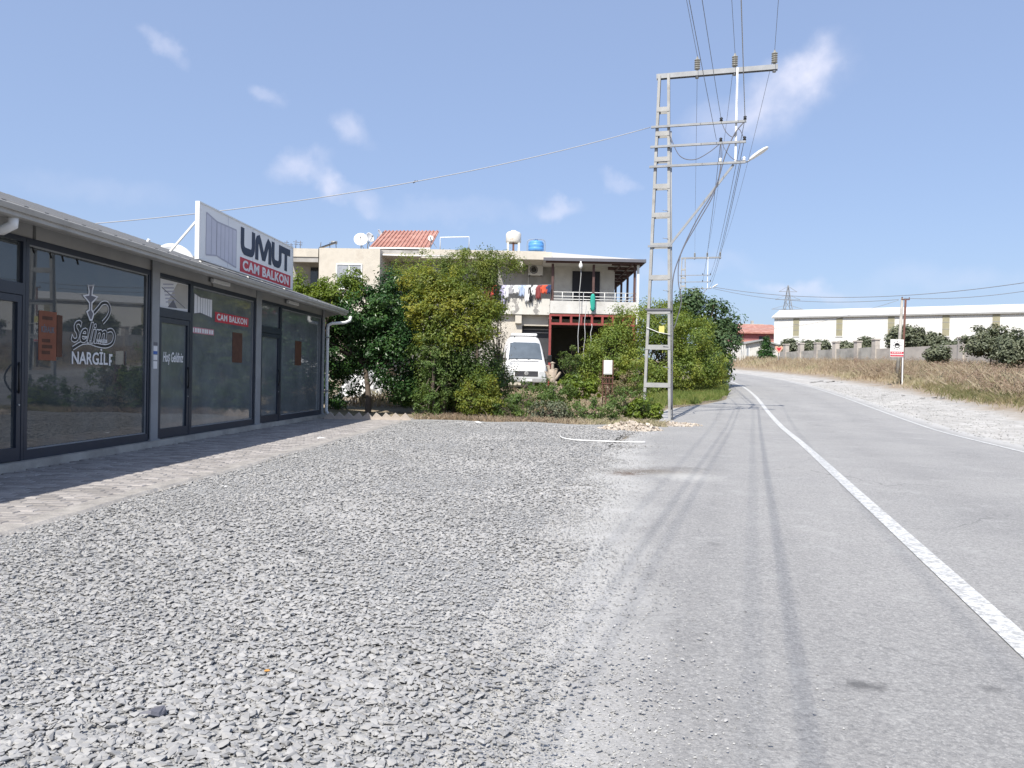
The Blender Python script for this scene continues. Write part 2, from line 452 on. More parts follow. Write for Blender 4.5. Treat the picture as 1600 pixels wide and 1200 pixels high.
def roadmat():
    m = bpy.data.materials.new('asphalt'); m.use_nodes = True
    n, l = nt(m); b = n['Principled BSDF']; b.inputs['Roughness'].default_value = .82; b.inputs['Specular IOR Level'].default_value = .25
    tc = n.new('ShaderNodeTexCoord'); uv = n.new('ShaderNodeUVMap'); uv.uv_map = 'road'
    sp = n.new('ShaderNodeSeparateXYZ'); l.new(uv.outputs[0], sp.inputs[0])

    def noise(s, d=6, ro=.6, vec=None):
        z = n.new('ShaderNodeTexNoise'); z.inputs['Scale'].default_value = s; z.inputs['Detail'].default_value = d; z.inputs['Roughness'].default_value = ro
        l.new(vec or tc.outputs['Object'], z.inputs[0]); return z.outputs['Fac']

    def rng_(s, a, b_, c=0., d=1.):
        r = n.new('ShaderNodeMapRange'); l.new(s, r.inputs[0])
        for i, v in enumerate((a, b_, c, d)): r.inputs[i + 1].default_value = v
        return r.outputs[0]

    def ma(op, a, b_=None, c=None):
        k = n.new('ShaderNodeMath'); k.operation = op
        for i, v in enumerate((a, b_, c)):
            if v is None: continue
            if isinstance(v, (int, float)): k.inputs[i].default_value = v
            else: l.new(v, k.inputs[i])
        return k.outputs[0]

    def mix(f, a, b_):
        x = n.new('ShaderNodeMix'); x.data_type = 'RGBA'
        l.new(f, x.inputs[0])
        for i, v in ((6, a), (7, b_)):
            if isinstance(v, tuple): x.inputs[i].default_value = (*v, 1)
            else: l.new(v, x.inputs[i])
        return x.outputs[2]
    base = mix(rng_(noise(.5, 5), .35, .65), (.278, .273, .266), (.328, .320, .308))
    # aggregate speckle
    base = mix(ma('MULTIPLY', rng_(noise(62, 4, .75), .48, .66), .75), base, (.475, .465, .445))
    base = mix(ma('MULTIPLY', rng_(noise(48, 4, .75), .52, .38), .6), base, (.17, .17, .17))
    # right lane: tyre tracks (worn-in rubber); left pair: overhead-wire shadows painted as streaks
    wob = ma('MULTIPLY_ADD', noise(.35, 2), .5, -.25)
    u = ma('ADD', sp.outputs[0], wob)
    for c0, w, a in ((-.95, .12, .10), (-1.62, .16, .16), (1.1, .35, .16), (2.7, .4, .14)):
        t = ma('MULTIPLY', rng_(ma('ABSOLUTE', ma('SUBTRACT', u, c0)), w * 1.5, w * .2), a)
        t = ma('MULTIPLY', t, rng_(noise(1.2, 6), .3, .62))
        base = mix(t, base, (.115, .113, .118))
    # pale dust drifting in from the gravel on the left and the dirt on the right
    nz = ma('MULTIPLY_ADD', noise(.9, 8, .68), 1.9, -.95)
    thr = ma('MINIMUM', ma('MULTIPLY_ADD', sp.outputs[1], .11, 1.62), 3.3)
    dl = rng_(ma('ADD', ma('ADD', sp.outputs[0], thr), ma('MULTIPLY', nz, .55)), .30, -.12)
    dr = rng_(ma('ADD', sp.outputs[0], ma('MULTIPLY', nz, .5)), 4.15, 4.6)
    du = ma('MAXIMUM', dl, dr)
    dcol = mix(rng_(noise(60, 4, .7), .42, .62), (.40, .392, .375), (.53, .52, .50))
    base = mix(ma('MULTIPLY', du, .9), base, dcol)
    sc = ma('MULTIPLY', rng_(noise(2.2, 10, .8), .54, .68), .6)   # scattered light patches
    base = mix(sc, base, (.42, .415, .40))
    vo = n.new('ShaderNodeTexVoronoi'); vo.feature = 'DISTANCE_TO_EDGE'; vo.inputs['Scale'].default_value = .42
    wa = n.new('ShaderNodeVectorMath'); wa.operation = 'MULTIPLY_ADD'; wz = n.new('ShaderNodeTexNoise'); wz.inputs['Scale'].default_value = 2.5; wz.inputs['Detail'].default_value = 5
    l.new(tc.outputs['Object'], wz.inputs[0]); l.new(wz.outputs['Color'], wa.inputs[0]); wa.inputs[1].default_value = (.6, .6, .6); l.new(tc.outputs['Object'], wa.inputs[2]); l.new(wa.outputs[0], vo.inputs['Vector'])
    ck = ma('MULTIPLY', rng_(vo.outputs['Distance'], .006, .002), rng_(noise(.33, 3), .52, .6))
    base = mix(ma('MULTIPLY', ck, .5), base, (.12, .12, .12))
    # oil and wet stains with their own shape
    for (px, py, sx, sy, c, a) in ((1352, 1075, .10, .08, (.10, .10, .10), .75), (1556, 1080, .05, .04, (.11, .11, .11), .7), (1118, 853, .07, .10, (.13, .13, .13), .5), (1020, 738, .75, .42, (.13, .105, .08), .75), (975, 741, .28, .30, (.11, .07, .045), .8), (1060, 733, .55, .3, (.16, .15, .14), .5), (1075, 746, .5, .6, (.5, .49, .46), .6)):
        v = ray(px, py); p = CAM + v * (HC / -v.z)
        sv = n.new('ShaderNodeVectorMath'); sv.operation = 'SUBTRACT'; l.new(tc.outputs['Object'], sv.inputs[0]); sv.inputs[1].default_value = (p.x, p.y, 0)
        sc2 = n.new('ShaderNodeVectorMath'); sc2.operation = 'MULTIPLY'; l.new(sv.outputs[0], sc2.inputs[0]); sc2.inputs[1].default_value = (1 / sx, 1 / sy, 0)
        ln = n.new('ShaderNodeVectorMath'); ln.operation = 'LENGTH'; l.new(sc2.outputs[0], ln.inputs[0])
        d = ma('MULTIPLY_ADD', noise(13, 8, .75), 3.4, ln.outputs['Value'])
        base = mix(ma('MULTIPLY', rng_(d, 2.75, 1.9), a), base, c)
    l.new(base, b.inputs['Base Color'])
    k = n.new('ShaderNodeBump'); k.inputs['Strength'].default_value = .8; k.inputs['Distance'].default_value = .01
    l.new(noise(75, 5, .75), k.inputs['Height']); l.new(k.outputs[0], b.inputs['Normal'])
    return m


M['asphalt'] = roadmat()
M['marking'] = mat('road_paint', (.62, .62, .60), .75, .12, 5, .3, 120, col2=(.34, .34, .335), c2s=30, c2lo=.42, c2hi=.60)
M['gravelbed'] = mat('gravel_bed', (.33, .33, .325), .95, .2, 25, .9, 50, col2=(.25, .25, .247), c2s=40)
M['stone'] = mat('crushed_stone', (.342, .337, .328), .85, .08, 14, island=.11, col2=(.29, .286, .278), c2s=.55, c2lo=.38, c2hi=.68)
M['dirt'] = mat('pale_dirt', (.43, .415, .385), .95, .14, .8, .7, 22, col2=(.52, .505, .475), c2s=3)
M['paver'] = mat('paver', (.305, .285, .27), .9, .16, 9, .3, 70, island=.24)
M['joint'] = mat('joint_sand', (.33, .31, .28), .95, .2, 14)

# ------------------------------------------------------------------ ground, road, verge
def axis(fine0, fine1, step, far, g=1.35):
    a = list(np.arange(fine0, fine1 + .01, step)); s = step
    lo, hi = [], []
    x = a[-1]
    while x < far: s *= g; x += s; hi.append(x)
    s = step; x = a[0]
    while x > -far: s *= g; x -= s; lo.append(x)
    return np.array(lo[::-1] + a + hi)


gx, gy = axis(-16, 46, .8, 900), axis(-8, 100, .8, 1400)
X, Y = np.meshgrid(gx, gy)
Z = H(X, Y) + .03 * np.sin(X * 1.7 + Y * .6) * np.sin(Y * 1.3) * ((X - CL(np.clip(Y, -60, 140)) > 9.5) | ((X - CL(np.clip(Y, -60, 140)) < -4.5) & (Y > 22)))
_r = X - CL(np.clip(Y, -60, 140))
Z = Z - .02 - .07 * sstep((_r + 5.0) / .8) * sstep((14.2 - _r) / .8) * (Y > -45) * (Y < 130)
nx, ny = len(gx), len(gy)
idx = np.arange(nx * ny).reshape(ny, nx)
q = np.stack([idx[:-1, :-1], idx[:-1, 1:], idx[1:, 1:], idx[1:, :-1]], -1).reshape(-1, 4)
struct(fastmesh('ground', np.stack([X, Y, Z], -1).reshape(-1, 3), q, M['soil'], smooth=True))


def ribbon(name, r0, r1, y0, y1, dz, m, nr=8, step=.5, uvn=None, edge=None):
    ys = np.arange(y0, y1 + .01, step); rs = np.linspace(0, 1, nr + 1)
    V = []; UV = []
    for y in ys:
        a = r0(y) if callable(r0) else r0; b = r1(y) if callable(r1) else r1
        c = float(CL(y))
        for t in rs:
            r = a + (b - a) * t
            if edge: r += edge(y, t)
            x = c + r
            V.append((x, y, h1(x, y) + dz - (.10 if (name == 'dirt_verge' and t > .99) or (name == 'road' and t < .01 and y > 25) else 0))); UV.append((r, y))
    n1 = nr + 1; I = np.arange(len(V)).reshape(-1, n1)
    q = np.stack([I[:-1, :-1], I[:-1, 1:], I[1:, 1:], I[1:, :-1]], -1).reshape(-1, 4)
    o = fastmesh(name, V, q, m, smooth=True)
    if uvn:
        ul = o.data.uv_layers.new(name=uvn); UV = np.array(UV, np.float32)
        li = np.empty(len(o.data.loops), np.int32); o.data.loops.foreach_get('vertex_index', li)
        ul.data.foreach_set('uv', UV[li].ravel())
    return struct(o)


LE = lambda y: -float(np.interp(y, [26, 27.3, 29, 33.3, 41.5, 50], [3.6, 3.5, 2.5, 1.35, 1.0, .85]))
ribbon('road', LE, 4.75, -40, 130, .008, M['asphalt'], 14, .5, 'road')
ribbon('centre_line_marking', -.072, .072, -40, 52, .0135, M['marking'], 2, .25)
ribbon('edge_line_marking', 4.06, 4.16, -40, 52, .0135, M['marking'], 2, .25)


def vergemat():
    m = mat('dirt_verge', (.37, .355, .33), .95, .2, .8, .8, 14, col2=(.47, .455, .43), c2s=3)
    n, l = nt(m); b = n['Principled BSDF']; old = b.inputs['Base Color'].links[0].from_socket
    uv = n.new('ShaderNodeUVMap'); uv.uv_map = 'road'; sp = n.new('ShaderNodeSeparateXYZ'); l.new(uv.outputs[0], sp.inputs[0])
    tc = n.new('ShaderNodeTexCoord'); z = n.new('ShaderNodeTexNoise'); z.inputs['Scale'].default_value = .8; z.inputs['Detail'].default_value = 7; l.new(tc.outputs['Object'], z.inputs[0])
    a = n.new('ShaderNodeMath'); a.operation = 'MULTIPLY_ADD'; l.new(z.outputs['Fac'], a.inputs[0]); a.inputs[1].default_value = 2.5; l.new(sp.outputs[0], a.inputs[2])
    r = n.new('ShaderNodeMapRange'); r.inputs[1].default_value = 8.9; r.inputs[2].default_value = 10.2; l.new(a.outputs[0], r.inputs[0])
    x = n.new('ShaderNodeMix'); x.data_type = 'RGBA'; l.new(r.outputs[0], x.inputs[0]); l.new(old, x.inputs[6]); x.inputs[7].default_value = (.27, .215, .155, 1)
    l.new(x.outputs[2], b.inputs['Base Color']); return m


ribbon('dirt_verge', 4.3, 15, -40, 125, .004, vergemat(), 16, .5, 'road')

# gravel lot: bed sheet and crushed stone
gb_d = [-8, 2.42, 3.66, 5.8, 9.5, 15.6, 18.9, 21]
gb_o = [1.8, 1.97, 2.18, 2.47, 2.9, 3.35, 3.5, 3.6]


def gbx(y): return CL(y) - np.interp(y, gb_d, gb_o)


WD = Vector((.0585, 1, 0)).normalized()          # along the shop front, away from camera
WN = Vector((WD.y, -WD.x, 0))                    # outward from the shop front
W0 = Vector((-5.87, 8.7, 0))
SHOP_RZ = math.atan2(WD.y, WD.x)


def on(px, py, v=0.0):
    """(u, z) on the plane parallel to the shop front, v metres out from it, at a photo pixel"""
    d = ray(px, py); o = W0 + WN * v
    t = (o - CAM).dot(WN) / d.dot(WN); p = CAM + d * t
    return (p - W0).dot(WD), p.z


def shopw(u, v, z=0): return W0 + WD * u + WN * v + Vector((0, 0, z))


PAVE_W = 2.30
V = []; q = []
ys = np.arange(-8, 20.61, .4)
for y in ys:
    u = (y - W0.y) / WD.y; xl = (W0 + WD * u + WN * (PAVE_W - .05)).x; xr = float(gbx(y)) - .45
    for t in np.linspace(0, 1, 9): V.append((xl + (xr - xl) * t, y, h1(xl + (xr - xl) * t, y) + .011))
I = np.arange(len(V)).reshape(-1, 9)
q = np.stack([I[:-1, :-1], I[:-1, 1:], I[1:, 1:], I[1:, :-1]], -1).reshape(-1, 4)
struct(fastmesh('gravel_bed', V, q, M['gravelbed'], smooth=True))


def hull_stone(k, n=10, fl=(1, .76, .32)):
    r = np.random.default_rng(k); p = r.normal(size=(n, 3)); p /= np.linalg.norm(p, axis=1)[:, None]
    p *= np.array(fl) * .5
    bm = bmesh.new()
    for c in p: bm.verts.new(c)
    o = bmesh.ops.convex_hull(bm, input=bm.verts)
    bm.verts.ensure_lookup_table()
    bad = [v for v in bm.verts if not v.link_faces]
    for v in bad: bm.verts.remove(v)
    bmesh.ops.triangulate(bm, faces=bm.faces[:])
    bmesh.ops.recalc_face_normals(bm, faces=bm.faces[:])
    bm.verts.index_update()
    out = (np.array([v.co for v in bm.verts]), np.array([[v.index for v in f.verts] for f in bm.faces])); bm.free(); return out


STONES = [hull_stone(k + 3) for k in range(14)]


def rotm(a, b, c):
    ca, sa, cb, sb, cc, sc = np.cos(a), np.sin(a), np.cos(b), np.sin(b), np.cos(c), np.sin(c)
    Rz = np.zeros((len(a), 3, 3)); Rz[:, 0, 0] = ca; Rz[:, 0, 1] = -sa; Rz[:, 1, 0] = sa; Rz[:, 1, 1] = ca; Rz[:, 2, 2] = 1
    Rx = np.zeros_like(Rz); Rx[:, 0, 0] = 1; Rx[:, 1, 1] = cb; Rx[:, 1, 2] = -sb; Rx[:, 2, 1] = sb; Rx[:, 2, 2] = cb
    Ry = np.zeros_like(Rz); Ry[:, 1, 1] = 1; Ry[:, 0, 0] = cc; Ry[:, 0, 2] = sc; Ry[:, 2, 0] = -sc; Ry[:, 2, 2] = cc
    return Rz @ Rx @ Ry


def scatter(pts, size, tilt=.14):
    V, Fc, o = [], [], 0
    var = rng.integers(0, len(STONES), len(pts))
    for k, (sv, sf) in enumerate(STONES):
        m = var == k; nn = int(m.sum())
        if not nn: continue
        Rm = rotm(rng.uniform(0, 6.28, nn), rng.normal(0, tilt, nn), rng.normal(0, tilt, nn))
        vv = np.einsum('nij,kj->nki', Rm, sv) * size[m][:, None, None] + pts[m][:, None, :]
        Fc.append((sf[None] + (np.arange(nn) * len(sv))[:, None, None] + o).reshape(-1, 3)); V.append(vv.reshape(-1, 3)); o += nn * len(sv)
    return np.concatenate(V), np.concatenate(Fc)


def gravel_points(y0, y1, dens, smin, smax):
    n = int((y1 - y0) * 9 * dens)
    y = rng.uniform(y0, y1, n); u = (y - W0.y) / WD.y
    xl = W0.x + WD.x * u + PAVE_W + .02; xr = gbx(y)
    x = xl + (rng.uniform(0, 1, n)) * 9
    # ragged right edge: stones thin out over the dusty strip
    k = (x - xr) / .8 + .10 * np.sin(y * 2.1) + .10 * np.sin(y * 5.3 + 1)
    keep = (rng.uniform(0, 1, n) > sstep((k + 1) / 2.0) * .995)
    vis = (np.abs(x) < .82 * np.maximum(y, .1) + 1.2)
    keep &= vis & (x < xr + 1.4)
    y, x, k = y[keep], x[keep], k[keep]
    far = 19.6 - .12 * x + .25 * np.sin(x * 3)
    k2 = y < far; x, y, k = x[k2], y[k2], k[k2]
    s = (1 - .6 * sstep(k + .6)) * rng.uniform(0, 1, len(x)) ** 1.4 * (smax - smin) + smin * (1 - .5 * sstep(k + .6))
    s = s * (.86 + .24 * np.sin(x * 1.9 + 1.3 * np.sin(y * 1.1)) * np.cos(y * 1.5 + x * .7))
    return np.stack([x, y, H(x, y) + .012 + s * .10 + rng.uniform(0, .008, len(x))], -1), s


pp, ss = zip(gravel_points(-1.5, 2.0, 300, .028, .06), gravel_points(2.0, 4.2, 2500, .016, .062), gravel_points(4.2, 7.5, 1750, .02, .062), gravel_points(7.5, 12, 950, .028, .065), gravel_points(12, 20.2, 520, .035, .075))
nf = 26000                                     # fines between the stones
yf = 2.0 + 6.5 * rng.uniform(0, 1, nf) ** 1.6; xf = -.8 * yf + rng.uniform(0, 1, nf) * (gbx(yf) + .8 * yf)
kf = xf > W0.x + WD.x * (yf - W0.y) / WD.y + PAVE_W + .1; xf, yf = xf[kf], yf[kf]; sf_ = rng.uniform(.007, .015, len(xf))
pp = pp + (np.stack([xf, yf, H(xf, yf) + .014 + sf_ * .2 + rng.uniform(0, .006, len(xf))], -1),); ss = ss + (sf_,)
pp = np.concatenate(pp); ss = np.concatenate(ss)
Vg, Fg = scatter(pp, ss)
print('gravel stones', len(pp), 'tris', len(Fg))
tag(fastmesh('gravel', Vg, Fg, M['stone']), 'light grey crushed stone covering the lot before the shops', 'gravel', kind='stuff')
# loose chips strewn over the dusty edge of the road and along the dirt verge
n = 16000
y = 1.8 + 18.2 * rng.uniform(0, 1, n) ** 1.9; x = gbx(y) - .35 + np.abs(rng.normal(0, .45, n)); s = rng.uniform(.004, .016, n)
n2 = 3800
y2 = rng.uniform(10, 48, n2); x2 = CL(y2) + 4.5 + np.abs(rng.normal(0, 2.2, n2)); s2 = rng.uniform(.02, .075, n2)
x, y, s = np.concatenate([x, x2]), np.concatenate([y, y2]), np.concatenate([s, s2])
Vg, Fg = scatter(np.stack([x, y, H(x, y) + .01 + s * .1], -1), s)
M['chip'] = mat('pale_chips', (.40, .395, .375), .9, .1, 9, island=.3)
tag(fastmesh('stone_chips', Vg, Fg, M['chip']), 'pale loose chips strewn along both edges of the road', 'stone chips', kind='stuff')

# ------------------------------------------------------------------ pavement strip before the shops
pv = struct(fastmesh('pavement', [shopw(-10, .02, .022), shopw(-10, PAVE_W, .022), shopw(13.6, PAVE_W + .25, .022), shopw(13.6, .02, .022)], [(0, 1, 2, 3)], M['joint']))
me = bpy.data.meshes.new('paver'); bm = bmesh.new()
bmesh.ops.create_cube(bm, size=1)
for v in bm.verts: v.co = Vector((v.co.x * .190, v.co.y * .0925, v.co.z * .05))
bmesh.ops.bevel(bm, geom=[e for e in bm.edges if all(v.co.z > 0 for v in e.verts)], offset=.006, segments=1, affect='EDGES')
bm.to_mesh(me); bm.free(); me.materials.append(M['paver'])
mv = np.array([v.co for v in me.vertices]); 
cells = []
for i in range(int(23.4 / .1)):
    for j in range(12):
        u = -9.9 + i * .1; v = .12 + .1 + j * .2 - (.1 if i % 2 else 0)
        if v < .14 or v > PAVE_W + .011 * max(u, 0) - .06 + .10 * math.sin(u * 2.3) * 0: continue
        w = shopw(u, v)
        d = ray(0, 0)
        inview = (w.x + .15) / max(w.y, .1) > -.675 and w.y > 2
        cells.append((w.y if inview else 99 + abs(u), u, v, inview))
cells.sort()
rest_v, rest_f = [], []
bmq = [tuple(p.vertices) for p in me.polygons]
for k, (d, u, v, iv) in enumerate(cells):
    w = shopw(u, v, .020 + random.uniform(-.003, .004)); a = SHOP_RZ - math.pi / 2 + random.uniform(-.02, .02)
    tl = random.uniform(-.012, .012)
    if k < 300:
        o = bpy.data.objects.new('paver', me); C_.objects.link(o); o.location = w; o.rotation_euler = (tl, random.uniform(-.012, .012), a); o.parent = pv
    else:
        rm = np.array(Matrix.Rotation(a, 3, 'Z') @ Matrix.Rotation(tl, 3, 'X')); o0 = len(rest_v)
        rest_v += list(mv @ rm.T + np.array(w)); rest_f += [tuple(i + o0 for i in f) for f in bmq]
me2 = bpy.data.meshes.new('pavers_beyond'); me2.from_pydata([tuple(v) for v in rest_v], [], rest_f); me2.materials.append(M['paver'])
o = bpy.data.objects.new('paver_field', me2); C_.objects.link(o); o.parent = pv; o['kind'] = 'stuff'
# crumbling concrete edge along the pavers
b = MB()
us = np.arange(-9.5, 13.3, .14)
vs = []
for u in us:
    w_ = .045 + .03 * math.sin(u * 1.9) + random.uniform(0, .05) + (.05 if 6.0 < u < 7.2 else 0)
    e = PAVE_W + .011 * max(u, 0)
    zt = .049 + random.uniform(-.006, .004)
    vs += [shopw(u, e - .13 + random.uniform(-.02, .02), -.01), shopw(u, e - .12, zt), shopw(u, e + w_ * .7, zt - .004), shopw(u, e + w_ + .05, .0)]
fs = []
for i in range(len(us) - 1):
    for j in range(3): fs.append((i * 4 + j, i * 4 + j + 1, i * 4 + 4 + j + 1, i * 4 + 4 + j))
b.add(vs, fs)
M['mortar'] = mat('edge_mortar', (.33, .31, .285), .95, .25, 6, .5, 40)
o = b.build('edge_mortar', M['mortar'], pv)

# ------------------------------------------------------------------ shop building
# local x runs along the front away from the camera, local -y is outward
shop = thing('shop_building', 'long low grey shop building with dark glazed fronts beside the gravel lot', 'shop', W0, SHOP_RZ)
U = lambda px, py=590, v=0: on(px, py, v)[0]
u_end = U(501)
u_start = -7.6
FT, FB, SILL = 2.79, .135, .135        # frame top, frame bottom
TR0, TR1 = 2.10, 2.24                   # transom over doors
b = MB(); b.box(u_start, u_end + .1, -.14, .02, 0, SILL); b.build('sill', M['concrete'], shop)
p1a, p1b = U(229), U(240.5)
p2a, p2b = U(394), U(402)
posts = [(p1a, p1b), (p2a, p2b), (u_end - .10, u_end + .06)]
mA = U(27.5)
for a, c in posts + [(mA - 2.05, mA - 1.9), (mA - 4.4, mA - 4.25)]:
    b = MB(); w = c - a
    b.box(a, c, -.075, -.055, SILL, 3.10); b.box(a, c, .055, .075, SILL, 3.05); b.box(a + w * .42, a + w * .58, -.055, .055, SILL, 3.05)
    b.box(a - .03, c + .03, -.10, .10, SILL - .0, SILL + .018)
    b.build('post', M['post'], shop)


def glaz(u0, u1, door=None, glass='glass', name='window_pane'):
    """fixed glazing from u0 to u1 with an outer frame; returns the pane"""
    t = .055
    b = MB()
    b.box(u0, u0 + t, -.05, .03, FB, FT); b.box(u1 - t, u1, -.05, .03, FB, FT)
    b.box(u0 + t, u1 - t, -.05, .03, FB, FB + .12); b.box(u0 + t, u1 - t, -.05, .03, FT - .075, FT)
    fr = b.build('window_frame', M['frame'], shop)
    b = MB()                                      # inner bead, a little lighter edge
    i = .016
    b.box(u0 + t, u0 + t + i, -.03, -.012, FB + .12, FT - .075); b.box(u1 - t - i, u1 - t, -.03, -.012, FB + .12, FT - .075)
    b.box(u0 + t + i, u1 - t - i, -.03, -.012, FB + .12, FB + .12 + i); b.box(u0 + t + i, u1 - t - i, -.03, -.012, FT - .075 - i, FT - .075)
    b.build('glazing_bead', M['post'], fr)
    b = MB(); b.box(u0 + t - .005, u1 - t + .005, -.010, -.002, FB + .115, FT - .07)
    return b.build(name, M[glass], shop)


def shopdoor(u0, u1, glass, handle_side):
    t = .07
    b = MB()
    b.box(u0, u0 + .045, -.05, .03, FB, FT); b.box(u1 - .045, u1, -.05, .03, FB, FT)
    b.box(u0 + .045, u1 - .045, -.052, .03, TR0, TR1); b.box(u0 + .045, u1 - .045, -.05, .03, FT - .06, FT)
    b.build('door_frame', M['frame'], shop)
    b = MB(); b.box(u0 + .04, u1 - .04, -.010, -.002, TR1 - .005, FT - .055); tl = b.build('transom_pane', M[glass], shop)
    a, c = u0 + .05, u1 - .05
    b = MB()
    b.box(a, a + t, -.045, .012, FB + .01, TR0 - .008); b.box(c - t, c, -.045, .012, FB + .01, TR0 - .008)
    b.box(a + t, c - t, -.045, .012, FB + .01, FB + .16); b.box(a + t, c - t, -.045, .012, TR0 - .09, TR0 - .008)
    dr = b.build('door', M['frame'], shop)
    b = MB(); b.box(a + t - .004, c - t + .004, -.012, -.004, FB + .155, TR0 - .085); pn = b.build('door_pane', M[glass], dr)
    hu = c - t * .5 if handle_side > 0 else a + t * .5
    b = MB(); s = -1
    pts = [(hu, -.045, 1.30)] + [(hu - .09 * handle_side * math.sin(math.pi * k / 10) * .8, -.05 - .05 * math.sin(math.pi * k / 10), 1.30 - .36 * k / 10) for k in range(1, 10)] + [(hu, -.045, .94)]
    b.tube(pts, .011, 6); b.build('handle', M['black'], dr)
    b = MB(); b.lathe([(.012, 0), (.012, .012)], (hu, -.045, .80), (0, -1, 0), 10); b.build('lock', M['steel_l'], dr)
    return dr, pn, tl


pane1 = glaz(mA + .05, p1a - .01)
d0, d0p, d0t = shopdoor(mA - 1.0, mA + .045, 'glass', 1)
glaz(mA - 1.88, mA - 1.01)
glaz(mA - 4.23, mA - 2.07)
md2 = U(292); d2, d2p, d2t = shopdoor(p1b + .01, md2 + .03, 'film', 1)
pane2 = glaz(md2 + .035, p2a - .01, glass='film')
md3 = U(433.5); d3, d3p, d3t = shopdoor(p2b + .01, md3 + .03, 'film', 1)
pane3 = glaz(md3 + .035, u_end - .11, glass='film')
# header, walls, ceiling, floor, partitions
b = MB()
segs = [u_start, mA - 4.3, mA - 1.95, U(48, 360), (p1a + p1b) / 2 - .25, U(328, 440), U(408, 465), u_end + .06]
for i in range(len(segs) - 1):
    b = MB(); o_ = -.06 if i % 2 else -.035
    b.box(segs[i] + .012, segs[i + 1] - .012, o_, .05, FT + .002, 3.14)
    b.build('header_panel', M['panel'], shop)
OV = .65
b = MB(); b.box(u_start, u_end + .06, 6.0, 6.15, 0, 3.05); b.build('rear_wall', M['interior'], shop)
for u in (u_start, (p1a + p1b) / 2, (p2a + p2b) / 2, u_end - .02):
    b = MB(); b.box(u - .05, u + .05, .10, 6.0, .0, 3.05); b.build('partition_wall', M['interior'], shop)
b = MB(); b.box(u_start, u_end, .03, 6.0, .05, .12); b.build('floor_slab', M['interior'], shop)
b = MB(); b.box(u_start, u_end, .06, 6.0, 3.06, 3.09); b.build('ceiling', M['interior'], shop)
# roof: ribbed sheet rising away from the gutter
GZ = 2.82
sl_ = .335
u0r, u1r = u_start - .3, U(541, 492, OV)
ridge_y = 2.6
b = MB()
yb, zb = -OV + .05, GZ + .135
b.add([(u0r, yb, zb - .05), (u1r, yb, zb - .05), (u1r, ridge_y, zb - .05 + sl_ * (ridge_y - yb)), (u0r, ridge_y, zb - .05 + sl_ * (ridge_y - yb)),
       (u0r, yb, zb), (u1r, yb, zb), (u1r, ridge_y, zb + sl_ * (ridge_y - yb)), (u0r, ridge_y, zb + sl_ * (ridge_y - yb))],
      [(0, 3, 2, 1), (4, 5, 6, 7), (0, 1, 5, 4), (1, 2, 6, 5), (2, 3, 7, 6), (3, 0, 4, 7)])
rf = b.build('roof', M['roof'], shop)
zR = zb + sl_ * (ridge_y - yb)
b = MB(); b.prism([(ridge_y + .002, zR), (6.4, zR - .3 * (6.4 - ridge_y)), (6.4, zR - .05 - .3 * (6.4 - ridge_y)), (ridge_y + .002, zR - .05)], u0r, u1r, 'yz'); b.build('rear_roof', M['roof'], shop)
b = MB(); b.prism([(-.05, 3.06), (6.1, 3.06), (ridge_y, zR - .06)], u_end + .055, u_end + .105, 'yz'); b.build('gable', M['panel'], shop)
uu = u0r + .12
while uu < u1r:
    b = MB(); b.beam((uu, yb - .015, zb + .012), (uu, ridge_y, zb + .012 + sl_ * (ridge_y - yb)), .07, .035); b.build('roof_rib', M['roof'], rf); uu += .333
b = MB(); prof = [(-OV - .06, GZ + .125), (-OV - .075, GZ + .115), (-OV - .06, GZ + .06), (-OV - .03, GZ + .055), (-OV - .03, GZ + .012), (-OV, GZ), (-OV + .10, GZ), (-OV + .10, GZ + .06), (-OV + .02, GZ + .06), (-OV + .02, GZ + .122)]
b.prism([(y_, z_) for y_, z_ in prof], u0r, u1r, 'yz'); b.build('gutter', M['gutter'], shop)
b = MB(); b.prism([(yb + .06, zb - .052), (-.06, zb - .052 + sl_ * (-.06 - yb)), (-.06, zb - .064 + sl_ * (-.06 - yb)), (yb + .06, zb - .064)], u0r + .02, u1r - .02, 'yz'); b.build('soffit', M['panel'], shop)
b = MB(); b.prism([(-.05, FT + .15), (-OV + .12, GZ + .075), (-OV + .12, GZ + .03), (-.05, 2.75)], u1r - .03, u1r - .015, 'yz'); b.build('gable_trim', M['gutter'], shop)
b = MB(); b.box(u_end + .05, u_end + .11, .02, 6.15, 0, 3.05); b.build('end_wall', M['interior'], shop)
# downpipes
ux = u_end + .16
b = MB(); b.tube([(ux + .55, -OV + .05, GZ + .01), (ux + .5, -OV + .06, GZ - .10), (ux + .35, -OV + .15, GZ - .17), (ux + .05, -.22, GZ - .22), (ux - .01, -.14, GZ - .27), (ux - .02, -.13, GZ - .40), (ux - .02, -.13, .22), (ux - .02, -.18, .14), (ux + .02, -.30, .10)], .042, 10)
dp = b.build('downpipe', M['white'], shop)
for zz in (.75, 2.2):
    b = MB(); b.box(ux - .12, ux + .03, -.18, -.08, zz, zz + .03); b.build('pipe_clip', M['steel'], dp)
ub = on(6, 352, .5)[0]
b = MB(); b.tube([(ub, -OV + .05, GZ + .01), (ub, -OV + .05, GZ - .07), (ub - .02, -OV + .15, GZ - .13), (ub - .05, -OV + .4, GZ - .12), (ub - .06, -.09, GZ - .10)], .055, 12); b.build('downpipe', M['white'], shop)
# strip lamps under the eave
for px, py in ((343, 441), (456, 473)):
    u, zz = on(px, py, .07); b = MB(); b.rbox(u - .35, u + .35, -.13, -.065, zz - .045, zz + .03, .012); lp = b.build('strip_lamp', M['white'], shop)
    b = MB(); b.box(u - .37, u + .37, -.064, -.058, zz - .05, zz + .04); b.build('lamp_base', M['post'], lp)
